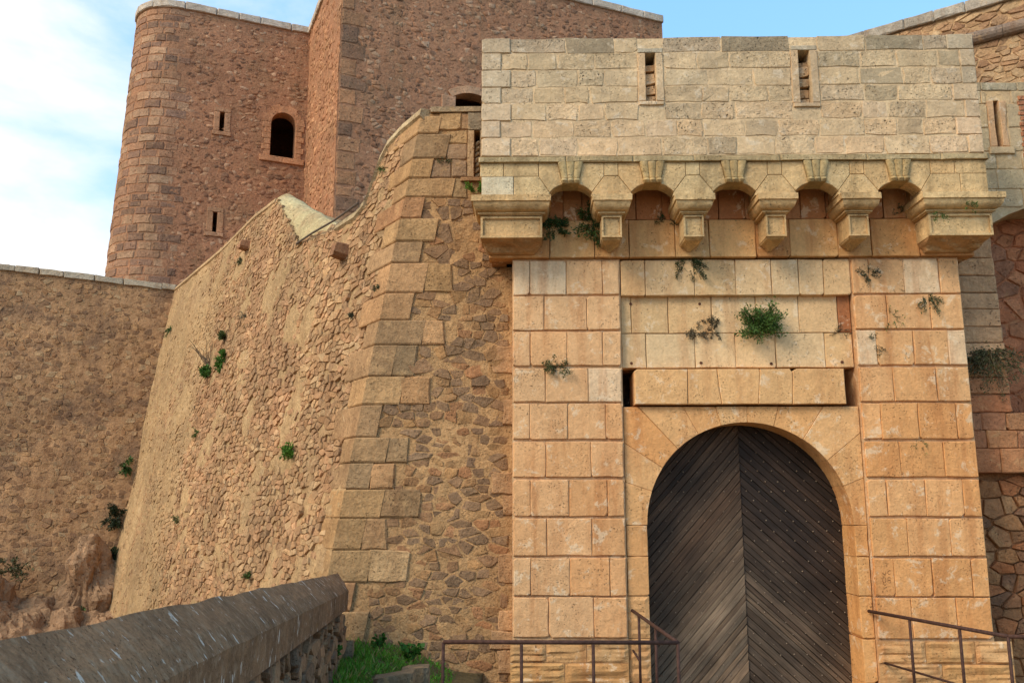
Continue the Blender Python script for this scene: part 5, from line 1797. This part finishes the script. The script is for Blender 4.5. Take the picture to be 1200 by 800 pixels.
po = [(along(A2, B2, 0.34), 0.05), (along(A2, B2, 0.70), 0.05), (B2, 0.05)]
railing('rusty iron railing running out from the pier beside the dark rubble wall', [[A2, B2], [B2, C2]], po,
        [[P(1036, 776, 12.0), Vector((B2.x, B2.y, P(1036, 776, 12.0).z))]], (5.3, 10.5, 0.05))

# ================================================================ rock outcrop under the rampart
rng = random.Random(88)
def blob(mb, c, r, seed, col, nu=70, nv=48, amp=0.55):
    vs = []; fs = []
    for j in range(nv + 1):
        th = math.pi * j / nv
        for i in range(nu):
            ph = 2 * math.pi * i / nu
            d = Vector((math.sin(th) * math.cos(ph), math.sin(th) * math.sin(ph), math.cos(th)))
            p0_ = Vector((d.x * r[0], d.y * r[1], d.z * r[2]))
            q = Vector((p0_.x, p0_.y, p0_.z * 0.75)) * 1.1 + Vector((seed, seed * 0.7, 0))
            k = amp * (0.9 * mnoise.noise(q * 0.8) + 0.5 * mnoise.noise(q * 1.9) + 0.35 * abs(mnoise.noise(q * 3.6)) + 0.16 * mnoise.noise(q * 8.0))
            nn_ = Vector((d.x / r[0], d.y / r[1], d.z / r[2])).normalized()
            vs.append(Vector(c) + p0_ + nn_ * k)
    for j in range(nv):
        for i in range(nu):
            m = (i + 1) % nu
            fs.append((j * nu + i, j * nu + m, (j + 1) * nu + m, (j + 1) * nu + i))
    mb.add(vs, fs, col)
C_RK = rgb(162, 126, 92)
m_ = MB()
yr = F2.y
blob(m_, P(97, 735, yr - 0.55), (0.7, 0.65, 2.2), 1.3, C_RK)
blob(m_, P(62, 797, yr - 1.1), (1.1, 0.9, 1.7), 4.1, C_RK)
blob(m_, P(15, 792, yr - 1.3), (1.6, 1.0, 1.6), 7.9, C_RK)
blob(m_, P(-60, 770, yr - 1.9), (1.8, 1.2, 2.0), 11.2, C_RK)
blob(m_, P(115, 790, yr - 1.0), (1.0, 1.1, 1.6), 14.6, C_RK)
rk = m_.build('rock_outcrop', M_ROCK, smooth=False)
tag(rk, 'jagged bare brown rock outcrop at the foot of the stained rampart wall', 'rock')

# ================================================================ plants
rng = random.Random(99)
G1, G2, G3 = rgb(78, 104, 44), rgb(58, 78, 40), rgb(104, 96, 62)
def plant(name, label, base, nrm, size, n, col, shape='bush', group='wild plants rooted in the walls', stems=9, leaf=0.05, asp=0.45, cat='plant'):
    base = Vector(base); nrm = Vector(nrm).normalized()
    root = thing(name, label, cat, base, group)
    up = Vector((0, 0, 1))
    side = nrm.cross(up).normalized()
    sm = MB(); lm = MB()
    for k in range(stems):
        a = rng.uniform(-1.25, 1.25); o_ = rng.uniform(0.25, 1.0)
        if shape == 'bush': d = (up * rng.uniform(0.1, 1.0) + side * math.sin(a) * 0.9 + nrm * o_ * 0.7)
        elif shape == 'hang': d = (-up * rng.uniform(0.0, 0.9) + side * math.sin(a) * 1.0 + nrm * o_ * 0.45)
        elif shape == 'tuft': d = (up * rng.uniform(-0.35, 0.8) + side * math.sin(a) * 1.1 + nrm * o_ * 0.5)
        elif shape == 'column': d = (up * rng.uniform(-1.0, 1.0) + side * math.sin(a) * 0.45 + nrm * o_ * 0.3)
        elif shape == 'round': d = (up * rng.uniform(-0.25, 1.0) + side * math.sin(a) * 0.75 + nrm * o_ * 0.7)
        else: d = (up * rng.uniform(0.6, 1.0) + side * math.sin(a) * 0.6 + nrm * o_ * 0.4)
        d.normalize()
        L = size * rng.uniform(0.55, 1.05)
        droop = {'bush': -0.12, 'hang': -0.45, 'tuft': -0.15}.get(shape, -0.05)
        pts = []
        for t in range(6):
            f = t / 5
            pts.append(base - nrm * 0.03 + d * (L * f + 0.03) + up * droop * L * f * f + Vector((rng.uniform(-1, 1), rng.uniform(-1, 1), rng.uniform(-1, 1))) * 0.03 * size)
        tube(sm, pts, [0.006 * (1 - 0.7 * t / 5) * max(0.6, size / 0.3) for t in range(6)], rgb(92, 76, 52), 4)
        m = max(1, n // stems)
        for q in range(m):
            f = rng.uniform(0.08, 1.0) ** 0.8
            i = min(4, int(f * 5)); p = pts[i].lerp(pts[i + 1], f * 5 - i)
            p = p + Vector((rng.gauss(0, 1), rng.gauss(0, 1), rng.gauss(0, 1))) * 0.07 * size
            ax = (d * 0.6 + Vector((rng.uniform(-1, 1), rng.uniform(-1, 1), rng.uniform(-1, 1)))).normalized()
            bx = ax.cross(Vector((rng.uniform(-1, 1), rng.uniform(-1, 1), rng.uniform(-1, 1)))).normalized()
            l = leaf * rng.uniform(0.6, 1.3)
            c = vary(col, rng, 0.35, 0.12)
            lm.add([p, p + ax * l * 0.5 + bx * l * asp * 0.5, p + ax * l, p + ax * l * 0.5 - bx * l * asp * 0.5], [(0, 1, 2, 3)], c)
    sm.build('stem', M_STEM, root); lm.build('foliage', M_LEAF, root)
    return root
FN = Vector((0, -1, 0))
px2m = lambda r, Y: r * Y / FPX
W_ = [
    ('wall_shrub', 'bushy green shrub growing from the pale wall above the arch', P(890, 388, YF), 25, 2200, G1, 'round', 36, 0.038),
    ('wall_tuft', 'dark dry tuft beside a grey sprig on the pale wall above the arch', P(836, 386, YF), 10, 420, rgb(84, 76, 54), 'column', 8, 0.028),
    ('wall_sprig', 'small grey brown sprig on the pale wall between the dark dry tuft and the bastion', P(818, 391, YF), 9, 340, rgb(96, 84, 62), 'tuft', 8, 0.026),
    ('wall_fern', 'green fern hanging beside the first small corbel from the bastion', P(692, 262, YZ), 20, 900, rgb(66, 90, 42), 'column', 18, 0.04),
    ('wall_fern', 'dark green fern beside the broad end corbel next to the bastion', P(650, 268, YZ), 14, 600, rgb(64, 88, 42), 'tuft', 16, 0.038),
    ('wall_tuft', 'small green tuft in the second arch from the bastion', P(782, 258, YZ), 9, 130, G2, 'tuft', 7, 0.03),
    ('wall_tuft', 'dark bushy tuft hanging over the joint below the second small corbel', P(806, 305, YL), 15, 330, rgb(62, 74, 40), 'hang', 10, 0.036),
    ('wall_tuft', 'flat green tuft in a joint of the pier beside the bastion', P(654, 432, YB), 14, 240, rgb(84, 92, 52), 'tuft', 10, 0.032),
    ('wall_tuft', 'dark tuft on the top course of the pier beside the flank wall', P(1018, 323, YB), 10, 170, rgb(78, 80, 54), 'tuft', 9, 0.03),
    ('wall_tuft', 'trailing dark tuft at the outer edge of the pier joint below the end corbel', P(1085, 346, YB), 13, 210, rgb(74, 84, 48), 'hang', 9, 0.032),
    ('wall_sprig', 'thin green sprig in the joint of the second pier course', P(1044, 372, YB), 9, 60, G1, 'column', 4, 0.026),
    ('wall_sprig', 'dark sprig in the joint of the third pier course', P(1026, 402, YB), 10, 90, rgb(70, 74, 46), 'column', 5, 0.026),
    ('wall_sprig', 'thin weeds hanging from the pier course beside the arch voussoirs', P(1078, 515, YB), 8, 40, G1, 'hang', 4, 0.024),
    ('wall_sprig', 'small dry sprig at the corner of the pale field above the chain slot', P(984, 390, YF), 8, 80, rgb(88, 80, 58), 'tuft', 6, 0.026),
    ('wall_shrub', 'trailing dark green shrub spreading over the grey block strip of the flank wall', P(1160, 408, YS), 27, 900, rgb(86, 84, 52), 'hang', 22, 0.042),
    ('wall_shrub', 'bright green weed beside the slit where bastion meets the end corbel', P(558, 226, YW - 0.05), 11, 200, rgb(88, 128, 40), 'bush', 8, 0.04),
    ('wall_sprig', 'tiny green sprig on the upper front wall of the bastion', P(521, 192, YW), 6, 60, G2, 'bush', 5, 0.025),
    ('wall_sprig', 'green weeds on the cap of the end corbel beside the flank wall', P(1101, 249, 11.35), 7, 90, G1, 'hang', 5, 0.026),
    ('wall_sprig', 'upright green weed on the middle of the cap beside the flank wall', P(1138, 243, 11.32), 6, 70, G1, 'column', 5, 0.024),
    ('wall_sprig', 'small green sprig in the last arch before the flank wall', P(1058, 250, YZ), 8, 70, G2, 'tuft', 5, 0.026),
]
for nm, lb, p, rpx, n, col, shp, stm, lf in W_:
    plant(nm, lb, p, FN, px2m(rpx, p.y) * 1.45, int(n * 1.9), col, shp, stems=stm + 4, leaf=lf)
S_ = [
    ('scarp_bush', 'leafy green bush on the scarp at the foot of the bare twigs', (244, 440), 11, 300, rgb(70, 104, 40), 'bush', 9, 0.08),
    ('scarp_bush', 'narrow green bush on the scarp, middle one of the three near the bare twigs', (262, 421), 9, 260, rgb(76, 112, 42), 'column', 9, 0.08),
    ('scarp_bush', 'dark olive bush on the scarp, topmost of the three near the bare twigs', (262, 398), 8, 200, rgb(80, 88, 44), 'bush', 8, 0.075),
    ('scarp_bush', 'bright green round bush in the middle of the scarp rubble', (338, 535), 13, 420, rgb(84, 122, 40), 'bush', 12, 0.055),
    ('scarp_tuft', 'small green tuft at the scarp foot just above the parapet coping', (293, 678), 8, 140, rgb(70, 88, 40), 'bush', 8, 0.04),
    ('scarp_tuft', 'dry olive tuft in the cleft of the scarp rubble', (209, 612), 7, 120, rgb(104, 104, 62), 'bush', 7, 0.05),
    ('scarp_tuft', 'small dark tuft high on the scarp below the crest rod', (442, 340), 5, 80, rgb(70, 76, 48), 'tuft', 6, 0.035),
    ('scarp_tuft', 'tiny dark tuft on the scarp beside the large quoins', (411, 372), 5, 80, rgb(72, 72, 52), 'tuft', 6, 0.035),
    ('scarp_tuft', 'green sprig on the crest coping beside the upper quoins', (448, 200), 5, 70, rgb(80, 100, 48), 'tuft', 5, 0.035),
    ('scarp_tuft', 'dark tuft under the spout stone farther from the quoins', (284, 302), 6, 90, rgb(74, 78, 46), 'hang', 6, 0.05),
    ('scarp_tuft', 'green tuft on the scarp edge where it meets the stained rampart', (200, 384), 7, 110, rgb(74, 96, 46), 'hang', 7, 0.06),
    ('scarp_tuft', 'small green sprig on the smooth part of the scarp', (231, 508), 5, 70, rgb(74, 100, 44), 'tuft', 5, 0.05),
    ('scarp_tuft', 'grey twig tuft on the scarp under the plastered spur', (288, 372), 6, 60, rgb(92, 88, 70), 'tuft', 7, 0.04),
]
for nm, lb, q, rpx, n, col, shp, stm, lf in S_:
    u, v = SC.ray(*q); p = SM(u, v, 0.03)
    plant(nm, lb, p, SC.N, px2m(rpx, p.y) * 1.35, int(n * 1.6), col, shp, stems=stm + 3, leaf=lf, group='plants on the scarp')
# bare twigs
u, v = SC.ray(243, 428); p0 = SM(u, v, 0.02)
tw = thing('bare_twigs', 'spray of bare grey twigs standing above the scarp bushes', 'twigs', p0)
for k in range(12):
    m_ = MB()
    d = (Vector((rng.uniform(-0.7, 0.35), 0, 1.0)) + SC.N * rng.uniform(0.1, 0.5)).normalized()
    L = px2m(38, p0.y) * rng.uniform(0.5, 1.0)
    pts = [p0 + d * L * t / 4 + Vector((rng.uniform(-1, 1), rng.uniform(-1, 1), 0)) * 0.04 for t in range(5)]
    tube(m_, pts, [0.014, 0.012, 0.009, 0.007, 0.004], rgb(120, 98, 74), 4); m_.build('twig', M_STEM, tw)
# dark ivy in the crevice between rampart and scarp
for (px, py, r, n, lb, col) in ((150, 545, 9, 260, 'green weeds in the corner under the white scrap', rgb(70, 96, 44)), (137, 606, 14, 700, 'dark ivy filling the shaded corner of rampart and scarp', rgb(52, 60, 36)),
                           (128, 655, 15, 800, 'dark ivy beside the tall rock at the foot of the scarp', rgb(56, 68, 38)), (110, 715, 12, 360, 'green weeds on the rock beside the parapet coping', rgb(72, 92, 40)),
                           (20, 668, 20, 420, 'low dark scrub on the ledge under the stained rampart', rgb(84, 82, 50)), (48, 706, 6, 100, 'small green tuft in the rock fissure', rgb(76, 92, 42))):
    p = RW.pt(px, py, 0.12 if px > 125 else 0.7)
    plant('crevice_plant', lb, p, RW.N, px2m(r, p.y) * 1.1, n, col, 'column' if px > 125 else 'tuft', 'plants in the moat corner', stems=12, leaf=0.09)
# leafy plants at the foot of the bastion
for (px, py, Y, r, lb, n) in ((482, 762, 11.6, 15, 'broad leaved green plant at the bastion foot near the railing post', 90), (444, 764, 11.9, 10, 'low dark green plant at the bastion foot beside the grass', 110), (386, 762, 10.2, 13, 'tall green weed against the parapet end', 240)):
    p = P(px, py, Y); p.z = max(bank_z(p.x, p.y), p.z - 0.15)
    plant('foot_plant', lb, p, FN, px2m(r, Y) * 1.5, n, rgb(62, 104, 34), 'up', 'plants at the bastion foot', stems=9, leaf=0.075 if n == 90 else 0.05, asp=0.8)
p = P(523, 795, 9.25); p.z = 0.12
plant('foot_plant', 'dark dry clump at the foot of the railing corner post', p, FN, 0.22, 220, rgb(60, 54, 40), 'up', 'plants at the bastion foot', stems=14, leaf=0.05)
# flat stones lying by the grass
for (px, py, Y, w, d, hh, lb) in ((487, 786, 10.4, 0.34, 0.3, 0.10, 'flat grey stone slab beside the grass under the railing'), (462, 796, 9.7, 0.42, 0.3, 0.12, 'long pale edged stone slab in front of the grass'), (400, 760, 11.0, 0.3, 0.3, 0.16, 'broken rubble stone lying behind the grass')):
    q = P(px, py, Y)
    m_ = MB(); G_ = PL((q.x, q.y, q.z - hh * 0.5), (0.05, -0.12, 1))
    G_.U = Vector((1, 0, 0)); G_.V = Vector((0, 1, 0.02)); G_.N = Vector((0.03, -0.1, 1)).normalized()
    stone(m_, rect(-w / 2, w / 2, -d / 2, d / 2), G_.M, hh, rgb(128, 108, 82), rng, 0.5, 1, 0.9)
    tag(m_.build('stone_slab', M_QUOIN), lb, 'stone', 'loose stones by the grass')
# grass
gm = MB()
for k in range(15000):
    y = rng.uniform(6.6, 12.2)
    xa = crease(min(y, 9.6)).x + 0.02
    x = rng.uniform(xa - (0.0 if y < 9.6 else 0.5), -0.98)
    if mnoise.noise(Vector((x * 2.2, y * 2.2, 0.5))) < -0.32 or (y > 11.2 and rng.random() < 0.6): continue
    z = bank_z(x, y)
    h = rng.uniform(0.03, 0.085) * (1.5 if x < xa + 0.18 else 1)
    a = rng.uniform(0, 6.28); w = 0.006
    dx, dy = math.cos(a) * w, math.sin(a) * w
    lx, ly = rng.uniform(-0.06, 0.06), rng.uniform(-0.06, 0.06)
    c = vary(rgb(94, 140, 40) if rng.random() < 0.85 else rgb(150, 140, 80), rng, 0.35, 0.15)
    gm.add([(x - dx, y - dy, z - 0.01), (x + dx, y + dy, z - 0.01), (x + lx * 0.4 + dx * 0.7, y + ly * 0.4 + dy * 0.7, z + h * 0.6), (x + lx, y + ly, z + h)], [(0, 1, 2), (0, 2, 3)], c)
g = gm.build('grass', M_LEAF, kind='stuff')
g['label'] = 'short bright green grass between the parapet and the bastion'; g['category'] = 'grass'
# white scrap of litter caught in the corner
p = SC.pt(156, 527, 0.12)
m_ = MB()
vs = []; fs = []
for j in range(5):
    for i in range(5):
        vs.append(p + Vector(((i - 2) * 0.055 + rng.uniform(-.02, .02), rng.uniform(-.05, .05), (j - 2) * 0.045 + 0.03 * math.sin(i * 2.0) + rng.uniform(-.02, .02))))
for j in range(4):
    for i in range(4): fs.append((j * 5 + i, j * 5 + i + 1, j * 5 + i + 6, j * 5 + i + 5))
m_.add(vs, fs, rgb(225, 225, 222))
sc_ = m_.build('plastic_scrap', M_LITTER, smooth=True)
so = sc_.modifiers.new('thickness', 'SOLIDIFY'); so.thickness = 0.004
tag(sc_, 'crumpled white plastic scrap caught at the edge of the scarp', 'litter')
